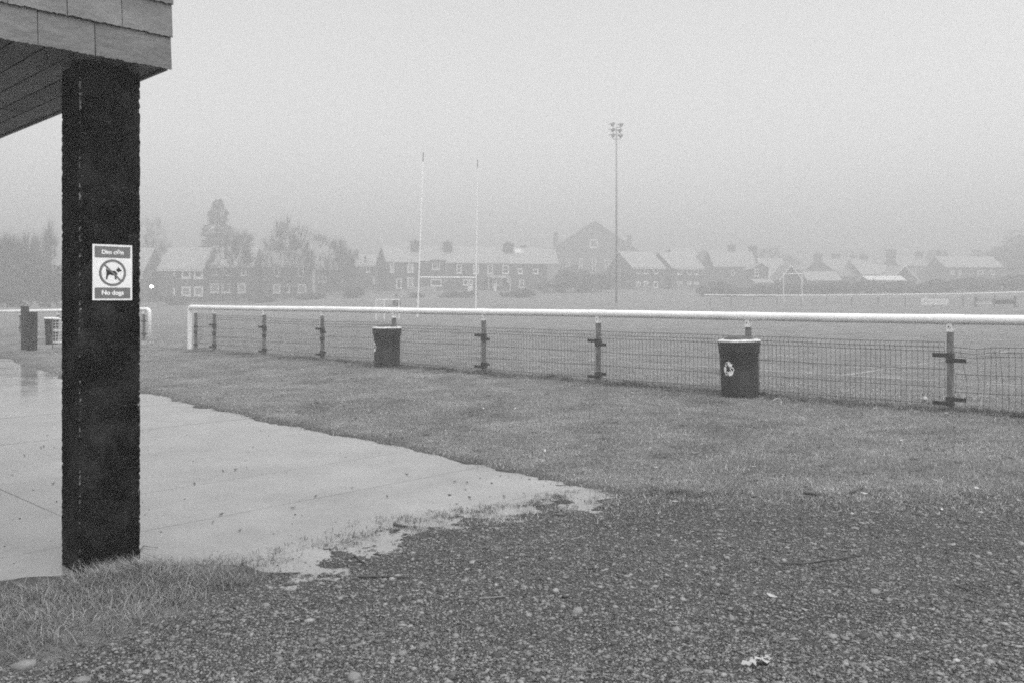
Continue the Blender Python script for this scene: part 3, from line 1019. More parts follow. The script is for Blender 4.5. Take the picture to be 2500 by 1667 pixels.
gatepost(61, 748, 852, 13, 24.2, M['old_timber'], 'taller thin weathered gatepost of the pair by the water')
gatepost(77, 762, 852, 19, 23.9, M['old_timber_dark'], 'shorter thick blackened gatepost of the pair by the water', .01)
sb = at(126, 828, 26); zg = gz(sb.x, sb.y)
sbin = empty('litter_bin', (sb.x, sb.y, sb.z))
tag(sbin, 'small dark bin with pale rim standing beyond the old gateposts', 'bin')
MB().lathe([(0, -.3), (.155, -.3), (.16, 0), (.19, .55), (.2, .58)], 20).build('body', M['bin_body'], sbin, smooth=True)
MB().lathe([(.2, .58), (.207, .6), (.2, .625), (.17, .62), (0, .60)], 20).build('rim', M['far_white'], sbin, smooth=True)
wg = at(146, 858, 24.4)
gate = empty('wire_gate', tuple(wg), math.radians(35))
tag(gate, 'small pale metal gate with square wire grid beside the dark pillar', 'gate')
MB().box(-.19, -.165, -.012, .012, -.1, .9).build('stile', M['post_metal'], gate)
MB().box(.30, .325, -.012, .012, -.1, .9).build('stile', M['post_metal'], gate)
for z in (.87, .56, .24): MB().box(-.165, .30, -.01, .01, z, z+.025).build('bar', M['frame_white'], gate)
mb = MB()
for z in np.arange(.3, .87, .08): mb.tube([(-.165, 0, z), (.3, 0, z)], .004, 4, cap=False)
for x in np.arange(-.1, .3, .08): mb.tube([(x, .006, .26), (x, .006, .88)], .004, 4, cap=False)
tag(mb.build('wire_grid', M['frame_white'], gate), kind='stuff')
kb = at(155, 728, 108)
kiosk = empty('kiosk', tuple(kb), 0)
tag(kiosk, 'small white kiosk with a flat pale top at the tree belt', 'kiosk')
MB().box(-.85, 1.0, 0, 1.6, -.5, 1.95).build('wall', M['far_white'], kiosk)
MB().box(-1.0, 1.1, -.15, 1.7, 1.95, 2.12).build('roof', M['far_white'], kiosk)

# ------------------------------------------------------------------ pitch markings, goals, rail and boards across the pitch
def strip(name, a, b, w, n, label):
    a, b = Vector(a), Vector(b)
    d = (b - a).normalized(); s = Vector((-d.y, d.x, 0))*w/2
    T = np.linspace(0, 1, n+1)
    pts = np.array([[*(a.lerp(b, t) + q)] for t in T for q in (-s, s)])
    z = ground_z(pts[:,0], pts[:,1]) + .012
    V = np.stack([pts[:,0], pts[:,1], z], 1)
    Fc = np.array([(2*i, 2*i+1, 2*i+3, 2*i+2) for i in range(n)])
    o = np_mesh(name, V, Fc, M['chalk'])
    tag(o, kind='structure')
strip('touchline', NN*16.95 + E*-17, NN*16.95 + E*9, .13, 200, '')
strip('goal_line', NN*16.95 + E*-7.35, NN*60 + E*-7.0, .13, 200, '')
strip('goal_line', NN*20 + E*-30, NN*50 + E*-30, .13, 200, '')

# rugby posts
pl, pr = at(1019, 772, 68.7), at(1161, 770, 72.6)
rp = empty('rugby_posts', tuple((pl + pr)/2))
tag(rp, 'tall slender white rugby posts with dark tips on the pitch', 'goalposts')
mid = (pl + pr)/2
tops = []
for base, tx, ty, Y, nm in ((pl, 1033.5, 373, 69.3, 0), (pr, 1166, 390, 72.6, 1)):
    top = at(tx, ty, Y); base = Vector((base.x, base.y, gz(base.x, base.y) - .2))
    d = top - base; tip = base + d*.945
    u = MB().tube([base - mid, base + d*.3 - mid, tip - mid], [.06, .052, .045], 8).build('upright', M['far_white'], rp)
    MB().tube([tip - mid, top - mid], [.05, .045], 6).build('tip', M['pole_grey'], u)
    cb = base + d*((1.45 + (726 - 678)*Y/F - base.z)/d.z)
    tops.append(cb)
MB().tube([tops[0] - mid, tops[1] - mid], .05, 8).build('crossbar', M['far_white'], rp)

# small portable goal
def goal_frame(name, label, x0, x1, py_t, Y, xm=None, depth=.7, r=.035, group=None):
    a, b = at(x0, py_t, Y), at(x1, py_t, Y)
    zg = gz((a.x+b.x)/2, Y)
    o = empty(name, ((a.x+b.x)/2, Y, zg))
    tag(o, label, 'goal', group)
    h = a.z - zg; w = (b.x - a.x)/2
    for sx in (-w, w): MB().tube([(sx, 0, -.1), (sx, 0, h)], r, 6).build('upright', M['far_white'], o)
    MB().tube([(-w, 0, h), (w, 0, h)], r, 6).build('crossbar', M['far_white'], o)
    return o, w, h
o, w, h = goal_frame('portable_goal', 'small white portable goal frame behind the rail, left of the rugby posts', 918, 974, 732, 60)
MB().tube([(-w + 20/2200*60, .0, -.1), (-w + 20/2200*60, .0, h)], .035, 6).build('stay', M['far_white'], o)
mb = MB()
for k in range(9): mb.tube([(-w + k*.065, .3, 0), (-w + k*.065, .1, h)], .005, 3, cap=False)
for k in range(10): mb.tube([(-w, .25, k*h/10), (-w + .55, .25, k*h/10)], .005, 3, cap=False)
tag(mb.build('net', M['far_white'], o), kind='stuff')
o, w, h = goal_frame('training_goal', 'thin white training goal standing before the white gabled garage', 1913, 1958, 669, 110, r=.06)

# far rail
rail_px = [(1720,720.5,97.2),(1800,721.5,94.5),(1915,722,91.5),(2050,721.5,88),(2180,720,84.7),(2330,718,81),(2520,713.5,77.5)]
ra = at(*rail_px[0])
fr = empty('rail_fence', tuple(ra))
tag(fr, 'thin white rail on grey posts along the opposite touchline', 'fence')
RP = [at(*q) for q in rail_px]
for i in range(len(RP)-1):
    MB().tube([RP[i] - ra, RP[i+1] - ra], .065, 8).build('rail', M['white_paint'], fr)
tot = sum((RP[i+1]-RP[i]).length for i in range(len(RP)-1))
def along(s):
    for i in range(len(RP)-1):
        l = (RP[i+1]-RP[i]).length
        if s <= l: return RP[i].lerp(RP[i+1], s/l)
        s -= l
    return RP[-1]
for s in np.arange(.7, tot, 2.5):
    p = along(float(s)); zg = gz(p.x, p.y)
    MB().box(p.x-ra.x-.035, p.x-ra.x+.035, p.y-ra.y-.035, p.y-ra.y+.035, min(zg, p.z-1.0) - ra.z - .2, p.z - ra.z - .15).build('post', M['post_metal'], fr)
    MB().box(p.x-ra.x-.04, p.x-ra.x+.04, p.y-ra.y-.04, p.y-ra.y+.04, p.z - ra.z - .15, p.z - ra.z - .05).build('post_cap', M['far_white'], fr)
mb = MB()
for s in np.arange(0, tot, .25):
    p = along(float(s)) - ra; mb.tube([p - UP*.32, p - UP*1.05], .006, 3, cap=False)
for dz in (.32, .4, .6, .8, 1.0):
    mb.tube([along(float(s)) - ra - UP*dz for s in np.linspace(0, tot, 30)], .006, 3, cap=False)
tag(mb.build('wire_mesh', M['wire'], fr), kind='stuff')

# advertising board and bench by the far rail
YB = 81.6
a, b = at(2249, 729.5, YB), at(2315, 745.0, YB - 1.6)
brd = empty('advertising_board', tuple((a + b)/2), math.atan2(-1.6, b.x - a.x))
tag(brd, 'white advertising board hung under the rail of the opposite touchline', 'board')
w, h = math.hypot(b.x - a.x, 1.6)/2, (a.z - b.z)/2
MB().box(-w, w, -.03, .03, -h, h).build('panel', M['far_white'], brd)
mb = MB()
for z0, xs0, xs1 in ((.05, -.75, .75), (-.1, -.95, .85)):
    x = xs0*w
    while x < xs1*w:
        l = random.uniform(.06, .22); mb.box(x, x+l, -.034, -.031, z0*h*2, z0*h*2 + random.uniform(.05, .08)); x += l + random.uniform(.03, .1)
mb.build('faded_print', mat('faded_print', .5, .6), brd)
MB().box(-w+.35, -w+.45, -.02, .02, h, h+.2).build('hanger', M['far_white'], brd)
bn = at(2430, 746, 79.2)
bench = empty('bench', tuple(bn), math.radians(-38))
tag(bench, 'low slatted bench with dark ends by the far rail, beside the white board', 'bench')
hw = 1.55
for s in (-hw, hw): MB().box(s-.07, s+.07, -.3, .25, -.3, .75).build('end_frame', M['post_metal'], bench)
MB().box(-hw+.07, hw-.07, .15, .2, .52, .60).build('back_slat', M['render_pale'], bench)
MB().box(-hw+.07, -.2, .15, .2, .36, .43).build('back_slat', M['render_pale'], bench)
MB().box(-.2, hw-.07, .15, .2, .12, .46).build('back_panel', M['door_dark'], bench)
MB().box(-hw+.07, -.25, -.3, .12, .12, .19).build('seat', M['far_white'], bench)

# floodlight mast
fb = at(1505, 742, 105); ft = at(1503, 312, 105)
fm = empty('floodlight_mast', (fb.x, fb.y, gz(fb.x, fb.y)))
tag(fm, 'tall grey floodlight mast with six lamps beyond the pitch', 'floodlight')
hh = ft.z - fm.location.z
MB().tube([(0,0,-.3), (0,0,hh*.5), (0,0,hh)], [.13, .115, .085], 10).build('mast', M['pole_grey'], fm, smooth=True)
pxm = 105/F
for r_, (dx0, dx1, dy) in enumerate(((-9, 12, 8), (-8, 9, -6), (-8, 11, -19))):
    for s, dx in ((-1, dx0), (1, dx1)):
        z = hh + dy*pxm - (.06 if s > 0 else 0)
        x = dx*pxm
        lamp = MB().lathe([(.05, .26), (.12, .2), (.2, .02), (.24, -.2), (.22, -.22), (0, -.2)], 12)
        rot = Euler((math.radians(62), 0, math.radians(70))).to_matrix()
        lamp.v = [tuple(rot @ Vector(v) + Vector((x, 0, z))) for v in lamp.v]
        lo = lamp.build('lamp', M['flood_lamp'], fm)
        MB().tube([(x - .55, .1, z + .03), (x - .1, 0, z)], .04, 5).build('visor', M['flood_lamp'], lo)
for z, x0, x1 in ((hh + .02, -.1, .5), (hh - .85, -.45, .4), (hh - 1.35, -.45, .45), (hh + .4, -.42, -.3), (hh - .3, -.45, .5)):
    MB().box(x0, x1, -.03, .03, z - .035, z + .035).build('bracket', M['pole_grey'], fm)
MB().box(-.4, -.32, -.03, .03, hh - 1.3, hh + .5).build('bracket', M['pole_grey'], fm)
MB().box(.44, .52, -.03, .03, hh - 1.0, hh + .45).build('bracket', M['pole_grey'], fm)

# the lit lamp by the left houses
lp_ = at(370, 700, 139)
lz = gz(lp_.x, lp_.y)
lpo = empty('street_lamp', (lp_.x, lp_.y, lz))
tag(lpo, 'lit lamp glowing white on a short post before the houses, beside the pillar', 'street lamp')
MB().tube([(0, 0, -.3), (0, 0, lp_.z - lz - .2)], [.06, .045], 8).build('post', M['pole_grey'], lpo)
mb = MB(); mb.lathe([(0.001, -.24), (.12, -.21), (.21, -.12), (.24, 0), (.21, .12), (.12, .21), (.001, .24)], 16, (0, 0, lp_.z - lz))
mb.build('globe', M['lamp_glow'], lpo, smooth=True)

# ------------------------------------------------------------------ houses across the pitch
class House:
    """front facade along local x, depth along local y; windows are given where the photo shows them on the facade"""
    def __init__(s, name, label, cat, px0, Y0, yaw_deg, group=None):
        s.Y0 = Y0
        s.p0 = Vector(((px0 - 1250)/F*Y0, Y0, 0)); s.yaw = math.radians(yaw_deg)
        s.ex = Vector((math.cos(s.yaw), math.sin(s.yaw), 0)); s.ey = Vector((-s.ex.y, s.ex.x, 0))
        s.o = empty(name, tuple(s.p0), s.yaw)
        tag(s.o, label, cat, group)
    def uv(s, px, py):
        k = (px - 1250)/F
        t = (k*s.p0.y - s.p0.x)/(s.ex.x - k*s.ex.y)
        p = s.p0 + s.ex*t
        return t, H - (py - HY)/F*p.y
    def body(s, w, d, zb, ze, zr, wall='house_wall', roof='roof_slate', over=.25, gable_front=False, roof_name='roof', gutter=True, x0=0.0, y0=0.0, barge=None):
        s.w, s.d, s.ze, s.zr = w, d, ze, zr
        X0, X1 = x0, x0 + w
        if gable_front:
            prof = [(X0, zb), (X1, zb), (X1, ze), ((X0+X1)/2, zr), (X0, ze)]
            MB().prism(prof, lambda u, v: (u, y0, v), lambda u, v: (u, y0+d, v)).build('wall', M[wall], s.o)
            xm = (X0+X1)/2; sl = (zr-ze)/(w/2); t = .14
            mb = MB()
            for sg in (-1, 1):
                xe = xm + sg*(w/2 + over); zev = zr - sl*(w/2+over)
                q = [(xm, zr+.02), (xe, zev+.02), (xe, zev+.02+t), (xm, zr+.02+t)]
                mb.prism(q, lambda u, v: (u, y0-over, v), lambda u, v: (u, y0+d+over, v))
            s.roof = mb.build(roof_name, M[roof], s.o)
            if barge:
                mb = MB()
                for sg in (-1, 1):
                    xe = xm + sg*(w/2 + over); zev = zr - sl*(w/2+over)
                    mb.prism([(xm, zr-.12), (xe, zev-.12), (xe, zev+.14), (xm, zr+.14)], lambda u, v: (u, y0-over-.06, v), lambda u, v: (u, y0-over-.005, v))
                mb.build('bargeboard', M[barge], s.o)
        else:
            prof = [(y0, zb), (y0+d, zb), (y0+d, ze), (y0+d/2, zr), (y0, ze)]
            MB().prism(prof, lambda u, v: (X0, u, v), lambda u, v: (X1, u, v)).build('wall', M[wall], s.o)
            ym = y0+d/2; sl = (zr-ze)/(d/2); t = .14
            mb = MB()
            for sg in (-1, 1):
                ye = ym + sg*(d/2 + over); zev = zr - sl*(d/2+over)
                mb.prism([(ym, zr+.02), (ye, zev+.02), (ye, zev+.02+t), (ym, zr+.02+t)], lambda u, v: (X0-.15, u, v), lambda u, v: (X1+.15, u, v))
            s.roof = mb.build(roof_name, M[roof], s.o)
            if gutter:
                zev = ze - sl*over
                MB().box(X0-.12, X1+.12, y0-over-.09, y0-over+.02, zev-.13, zev-.005).build('gutter', M['frame_white'], s.o)
            if barge:
                mb = MB()
                for xa in (X0-.2, X1+.155):
                    for sg in (-1, 1):
                        ye = ym + sg*(d/2 + over); zev = zr - sl*(d/2+over)
                        mb.prism([(ym, zr-.06), (ye, zev-.06), (ye, zev+.15), (ym, zr+.15)], lambda u, v: (xa, u, v), lambda u, v: (xa+.045, u, v))
                mb.build('bargeboard', M[barge], s.o)
        return s
    def chimney(s, px, py_top, w=.9, d=.9, yfrac=.5, zlow=None, pots=2, m='chimney'):
        t, z = s.uv(px, py_top)
        y = s.d*yfrac
        t = t - 0
        # the stack stands back from the facade: shift so that its column in the photo is right
        for _ in range(3):
            p = s.p0 + s.ex*t + s.ey*y
            pxn = 1250 + F*p.x/p.y
            t += (px - pxn)/F*p.y
        p = s.p0 + s.ex*t + s.ey*y
        z = H - (py_top - HY)/F*p.y
        zl = zlow if zlow is not None else s.ze
        c = MB().box(t-w/2, t+w/2, y-d/2, y+d/2, zl, z-.25).box(t-w/2-.07, t+w/2+.07, y-d/2-.07, y+d/2+.07, z-.25, z).build('chimney', M[m], s.roof)
        for k in range(pots):
            xx = t + (k - (pots-1)/2)*w/max(pots, 1)*.7
            MB().lathe([(.13, z-.01), (.11, z+.32), (.14, z+.36), (.10, z+.37)], 8, (xx, y, 0)).build('chimney_pot', M[m], s.roof)
    def window(s, x0, x1, y0, y1, fr=.11, pane='pane', sill=True, bars=0, kind='window', hbar=False):
        u0, z1 = s.uv(x0, y0); u1, z0 = s.uv(x1, y1)
        mb = MB()
        mb.box(u0, u0+fr, -.07, .02, z0, z1).box(u1-fr, u1, -.07, .02, z0, z1)
        mb.box(u0+fr, u1-fr, -.07, .02, z0, z0+fr).box(u0+fr, u1-fr, -.07, .02, z1-fr, z1)
        for k in range(bars):
            xm = u0 + (u1-u0)*(k+1)/(bars+1); mb.box(xm-.035, xm+.035, -.065, .02, z0+fr, z1-fr)
        if hbar:
            zm = (z0+z1)/2; mb.box(u0+fr, u1-fr, -.06, .02, zm-.04, zm+.04)
        wdw = mb.build(kind, M['frame_white'], s.o)
        MB().box(u0+fr, u1-fr, -.03, .01, z0+fr, z1-fr).build('pane', M[pane], wdw)
        if sill: MB().box(u0-.06, u1+.06, -.14, .02, z0-.1, z0-.003).build('sill', M['far_white'], wdw)
    def side_window(s, y0, y1, z0, z1):
        """on the left gable"""
        fr = .1
        mb = MB()
        mb.box(-.07, .02, y0, y0+fr, z0, z1).box(-.07, .02, y1-fr, y1, z0, z1).box(-.07, .02, y0+fr, y1-fr, z0, z0+fr).box(-.07, .02, y0+fr, y1-fr, z1-fr, z1)
        wdw = mb.build('window', M['frame_white'], s.o)
        MB().box(-.03, .01, y0+fr, y1-fr, z0+fr, z1-fr).build('pane', M['pane'], wdw)
    def block(s, name, x0, x1, y0, y1, dy0=-.8, dy1=0., m='far_white'):
        u0, z1 = s.uv(x0, y0); u1, z0 = s.uv(x1, y1)
        return MB().box(u0, u1, dy0, dy1, z0, z1).build(name, M[m], s.o)
    def base(s, z): s.zb = z

HG = 'houses across the pitch'
# far left pair
h = House('house', 'two storey house mostly hidden by the dark pillar, beside the lit lamp', 'house', 290, 141, 0, HG)
u, ze = h.uv(300, 657); u1, _ = h.uv(352, 657)
h.body(u1, 8, -.5, ze, h.uv(300, 610)[1] + .35)
h.window(354-38, 352-4, 661, 680)
h = House('house', 'house with wide pale roof and four thick white windows, first right of the pillar', 'house', 386, 143, -3, HG)
w_ = h.uv(497, 656)[0]; ze = h.uv(386, 656)[1]; zr = H + (726-608)/F*147.5
h.body(w_, 8.5, -.5, ze, zr, over=.35)
for a, b in ((443.5, 466), (473.5, 496)):
    h.window(a, b, 659.5, 681, fr=.3); h.window(a, b, 700, 723.5, fr=.27, pane='pane_pale')
h.block('drainpipe', 424, 428, 662, 676, -.12, -.0, 'frame_white'); h.block('door_frame', 424, 428.5, 704, 722, -.12, 0, 'frame_white')
h.block('door', 429, 436, 704, 728, -.06, 0, 'door_dark')
h.block('shed_wall', 354, 370, 659.5, 677, -.3, 0, 'render_pale')
h = House('house', 'two storey house with paired windows half behind a bare round tree', 'house', 502, 145, 3, HG)
w_ = h.uv(617, 648)[0]; ze = h.uv(502, 649)[1]; zr = H + (726-604)/F*149.5
h.body(w_, 8.5, -.5, ze, zr)
for a, b in ((513, 535), (541, 563), (580, 600)):
    h.window(a, b, 692, 716, fr=.27, pane='pane_pale')
for a, b in ((514, 531), (546, 564), (588, 602)): h.window(a, b, 652, 673, fr=.16)
h = House('house', 'two storey house veiled by the tall bare tree, steep dark gable on its left', 'house', 640, 149, 10, HG)
w_ = h.uv(757, 648)[0]; ze = h.uv(640, 648)[1]; zr = H + (726-606)/F*153
h.body(w_, 8.5, -.5, ze, zr, roof='roof_dull')
for a, b in ((666, 685), (727, 748)): h.window(a, b, 694, 716.5, fr=.25, pane='pane_pale')
h.window(699, 708, 693, 716, fr=.2, pane='pane_pale'); h.window(727, 741, 655, 675, fr=.14); h.window(668, 682, 655, 675, fr=.14)
h.chimney(713, 592)
h = House('house', 'low house with two small pale roof patches beside the terrace gable', 'house', 868, 168, 6, HG)
w_ = h.uv(916, 648)[0]; ze = h.uv(868, 648)[1]; zr = H + (726-624)/F*172
h.body(w_, 8, 1.0, ze, zr)
h.window(893, 903, 652, 666, fr=.15); h.window(910, 915, 677, 694, fr=.15)
h.chimney(870, 614, w=.8, yfrac=.3, zlow=ze); h.chimney(892, 626, w=.25, yfrac=.15, zlow=ze-.2, pots=0)
h = House('house', 'grey house end standing among the thin trees, small pale window', 'house', 770, 163, 0, HG)
w_ = h.uv(850, 648)[0]; ze = h.uv(770, 655)[1]; zr = H + (726-622)/F*168
h.body(w_, 8, 1.0, ze, zr, roof='roof_dull')
h.window(776, 784, 672, 690, fr=.14); h.window(788, 797, 672, 690, fr=.14); h.window(828, 838, 672, 690, fr=.14)

# the long terrace
T = House('terrace', 'long dark stone terrace with three chimney stacks behind the rugby posts', 'terrace', 944, 155, 19, HG)
w_ = T.uv(1336, 645)[0]; ze = T.uv(944, 640)[1]; zr = ze + 3.0
T.body(w_, 8.6, 1.5, ze, zr, over=.2, gutter=False)
for px, py, wd in ((1014, 589, 1.5), (1093, 592, 1.5), (1241, 596, 1.7)): T.chimney(px, py, w=wd, d=.9, yfrac=.34, pots=1 if wd < 1.6 else 3)
T.chimney(1277, 601, w=.8, d=.7, yfrac=.62, pots=0)
for a, b, c, d, bars, hb in ((952.5, 962.5, 643, 666, 1, False), (994.5, 1009, 644, 666, 1, True), (1114.5, 1127, 646, 668, 0, True), (1155, 1169, 647, 669, 1, True),
                    (1190, 1203, 647, 669, 0, True), (1226.5, 1242, 648, 669, 0, True), (1263.5, 1276, 656, 669, 0, False), (1300.5, 1314, 657, 669.5, 0, False),
                    (1051, 1078, 682, 699, 0, False), (1130, 1143, 683, 697, 0, False), (1210.5, 1226, 683, 698, 1, True), (994.5, 1009, 678, 702, 0, True)):
    T.window(a, b, c, d, fr=.17, bars=bars, hbar=hb, pane='pane_pale' if b in (962.5, 1009, 1169) else 'pane')
for a, b, c, d in ((967, 981, 681, 706), (1145, 1154, 683, 707), (1201, 1209, 683, 705), (1267, 1279, 684, 704), (1236, 1242, 680, 690)):
    T.window(a, b, c, d, fr=.2, sill=False, kind='door', pane='door_dark')
# wall dormer
u0, zt = T.uv(1027, 635); u1, zb_ = T.uv(1087, 655)
dm = MB().box(u0, u1, -.05, 2.5, T.ze-.6, zt-.12).build('dormer', M['house_wall'], T.o)
MB().box(u0-.15, u1+.15, -.35, 2.6, zt-.12, zt+.08).build('dormer_roof', M['roof_dull'], dm)
MB().box(u0-.15, u0+(u1-u0)*.35, -.4, -.352, zt-.2, zt+.06).build('fascia', M['frame_white'], dm)
u, zz = T.uv(1055, 642); T.p0b = None
T.window(1055, 1073, 642, 659, fr=.14, bars=2)
for px in (1088, 1226):
    T.block('drainpipe', px-1, px+1, 648, 690, -.1, .0, 'render_pale')
u0, z1 = T.uv(1186, 672); u1, z0 = T.uv(1240, 679)
MB().hexa([(u0, -1.6, z0-.1), (u1, -1.6, z0-.1), (u1, -.02, z0-.1), (u0, -.02, z0-.1), (u0, -1.6, z0), (u1, -1.6, z0), (u1, -.02, z1), (u0, -.02, z1)]).build('porch_roof', M['roof_slate'], T.o)
for uu in (u0+.1, u1-.1): MB().box(uu-.06, uu+.06, -1.5, -1.4, 1.5, z0-.1).build('porch_post', M['frame_white'], T.o)
k = (T.zr - T.ze)/(T.d/2)
u0, _ = T.uv(1271, 650); u1, _ = T.uv(1288, 650)
for yy in (2.6,): MB().hexa([(u0, yy, T.ze+k*yy+.17), (u1, yy, T.ze+k*yy+.17), (u1, yy+1.1, T.ze+k*(yy+1.1)+.17), (u0, yy+1.1, T.ze+k*(yy+1.1)+.17),
     (u0, yy, T.ze+k*yy+.3), (u1, yy, T.ze+k*yy+.3), (u1, yy+1.1, T.ze+k*(yy+1.1)+.3), (u0, yy+1.1, T.ze+k*(yy+1.1)+.3)]).build('skylight', M['far_white'], T.roof)
# white garden wall and bins in front of the terrace
gw0, gw1 = at(994, 707, 150), at(1066, 707, 154)
gwl = MB().obox((gw0+gw1)/2 - UP*.2, (gw1-gw0)/2, Vector((0, .12, 0)), UP*.62).build('garden_wall', M['render_pale'])
tag(gwl, 'low white garden wall in front of the long terrace', 'wall')
def garden_item(px, py, Y, w, h, label, m='far_white', cat='box'):
    p = at(px, py, Y)
    o = MB().box(-w/2, w/2, -w/2, w/2, -.6, h*.8).box(-w/2-.04, w/2+.04, -w/2-.04, w/2+.04, h*.8, h).build('storage_bin' if cat == 'box' else cat, M[m], None, loc=p)
    tag(o, label, cat)
garden_item(1147, 709, 153, .65, 1.0, 'pale storage bin by the terrace door, near the rugby crossbar end')
garden_item(1209, 703, 158, .5, .8, 'small pale storage bin below the terrace porch')
st_ = empty('garden_steps', tuple(at(978, 728, 128)))
tag(st_, 'pale garden steps climbing the bank to the terrace', 'steps')
for k in range(5): MB().box(-.7 + k*.12, .5 + k*.12, k*.5, k*.5+.7, -.6, .12 + k*.27).build('step', M['render_pale'], st_)

# the hall
Hh = House('hall', 'great gabled hall rising in the fog behind the floodlight mast', 'hall', 1346, 236, 4)
w_ = Hh.uv(1556, 612)[0]; ze = H + (726-612)/F*237; zr = H + (726-541)/F*237.5
Hh.body(w_, 26, 1.5, ze, zr, wall='hall_wall', roof='roof_dull', over=.45, gable_front=True)
for px, top in ((1357, 567), (1537, 573)):
    t, z = Hh.uv(px, top)
    MB().box(t-.55, t+.55, -.3, .6, 1.5, z-.5).box(t-.6, t+.6, -.45, .75, z-.5, z-.2).box(t-.3, t+.3, -.15, .45, z-.2, z).build('pinnacle', M['hall_wall'], Hh.o)
t, z = Hh.uv(1450, 541); MB().tube([(t, .0, z-.1), (t, .0, z+1.1)], [.12, .05], 6).build('finial', M['hall_wall'], Hh.o)
for px in (1386, 1418, 1450, 1482, 1514): Hh.window(px-5, px+5, 632, 668, fr=.22, hbar=True)
Hh.window(1440, 1460, 585, 606, fr=.3, bars=1)
for px in (1365, 1381): Hh.block('drainpipe', px-1.2, px+1.2, 630, 690, -.25, -.05, 'render_pale')
hx = House('house', 'low lean-to wing against the left flank of the great hall', 'house', 1318, 180, 4, HG)
w_ = hx.uv(1362, 640)[0]
hx.body(w_, 10, 1.5, hx.uv(1318, 645)[1], hx.uv(1318, 612)[1] + .3, wall='render_pale', roof='roof_slate', gutter=False)

# two modern houses stepping right
h = House('house', 'detached house with three upstairs windows and side gable, next right of the mast', 'house', 1544, 165, 24, HG)
w_ = h.uv(1622, 652)[0]; ze = h.uv(1544, 652)[1]; zr = ze + 2.9
h.body(w_, 9.0, 1.8, ze, zr, over=.35, barge='frame_white')
for a, b in ((1553, 1564), (1571, 1582), (1595, 1606)): h.window(a, b, 656, 669, fr=.15)
h.window(1553, 1564, 688, 702, fr=.16, pane='pane_pale'); h.window(1571, 1582, 687, 706, fr=.18, sill=False, kind='door', pane='pane_pale'); h.window(1595, 1606, 688, 704, fr=.2)
h.side_window(4.2, 5.2, ze-1.6, ze-.4); h.side_window(4.2, 5.2, ze-4.2, ze-3.0)
h = House('house', 'detached house with three upstairs windows, second right of the floodlight mast', 'house', 1641, 170, 24, HG)
w_ = h.uv(1717, 653)[0]; ze = h.uv(1641, 653)[1]; zr = ze + 3.0
h.body(w_, 9.0, 1.8, ze, zr, over=.35, barge='frame_white')
for a, b in ((1654, 1665), (1677, 1688), (1694.5, 1705)): h.window(a, b, 658, 671, fr=.15)
h.window(1653, 1665, 688, 702, fr=.18, pane='pane_pale'); h.window(1677, 1687, 688, 695, fr=.16, pane='pane_pale'); h.window(1694, 1705, 688, 695, fr=.16, pane='pane_pale')
h = House('house', 'house end with a white edged verge peeping over the second modern house', 'house', 1668, 188, 28, HG)
ze = H + (726-637)/F*188
h.body(6, 9, 2.5, ze, H + (726-607)/F*190, over=.3, barge='frame_white')
for x0, x1, py, Y, lab in ((1556, 1590, 703, 160, 'low pale garden wall before the first modern house right of the mast'), (1648, 1690, 702, 162, 'low pale garden wall before the second modern house right of the mast')):
    g0, g1 = at(x0, py, Y), at(x1, py+2, Y-2)
    gw = MB().obox((g0+g1)/2 - UP*.3, (g1-g0)/2, Vector((0, .15, 0)), UP*.55).obox((g0+g1)/2 + UP*.29, (g1-g0)/2*1.01, Vector((0, .2, 0)), UP*.038).build('garden_wall', M['render_pale'])
    tag(gw, lab, 'wall')

# houses farther right, fading
def gable_house(px0, px1, py_e, py_r, Y, label, yaw=0, roof='roof_slate', wall='house_wall', chim=(), gable=False, wins=(), zb=2.0, d=8.5, barge=None, gutter=True, name='house'):
    h = House(name, label, 'house' if name == 'house' else 'garage', px0, Y, yaw, HG)
    w = h.uv(px1, py_e)[0]; ze = h.uv(px0, py_e)[1]
    zr = H + (726-py_r)/F*(Y + (0 if gable else d/2))
    h.body(w, d, zb, ze, zr, wall=wall, roof=roof, gable_front=gable, barge=barge, gutter=gutter)
    for c in chim: h.chimney(*c[:2], **(c[2] if len(c) > 2 else {}))
    for q in wins: h.window(*q[:4], fr=.15, hbar=len(q) > 4)
    return h
gable_house(1712, 1740, 650, 613.5, 183, 'narrow dark gable end beside the two modern houses', gable=True, wall='house_wall', roof='roof_dull')
gable_house(1740, 1846, 651, 613, 188, 'semi detached house with two broad chimney stacks and a porch', 0, chim=((1786, 599, dict(w=1.5)), (1838, 602, dict(w=1.7))), wins=((1785, 1793, 661, 673),), wall='house_wall', roof='roof_slate', gutter=False)
gable_house(1840, 1876, 656, 644, 172, 'small gabled house wing with a stacked white window', gable=True, wins=((1842, 1852, 657, 675, 1),), roof='roof_slate', d=7)
gable_house(1866, 1926, 681, 633, 181, 'house with a big plain pale roof behind the training goal', roof='roof_slate', gutter=False, d=10)
gable_house(1905, 1956, 682, 648.5, 150, 'gabled garage with bright white bargeboards behind the training goal', gable=True, barge='frame_white', roof='roof_dull', name='garage', d=6, wins=())
gable_house(1845, 1888, 692, 684, 150, 'low pale flat outbuilding beneath the gabled wing', roof='roof_slate', wall='render_pale', name='garage', d=5, gutter=False)
gable_house(1968, 2028, 658, 634, 200, 'dark gable with a tall chimney right of the white gabled garage', gable=True, chim=((1997, 621, dict(w=1.7, yfrac=.1)),), roof='roof_slate')
gable_house(2012, 2088, 659, 630, 212, 'pale roofed house with one wide chimney, seen over low sheds', chim=((2040, 621, dict(w=1.8)),), roof='roof_slate', gutter=False)
gable_house(2092, 2142, 660, 634, 206, 'pale roofed house with a stout stack over the long shed', chim=((2109, 625, dict(w=1.7)),), roof='roof_slate', gutter=False)
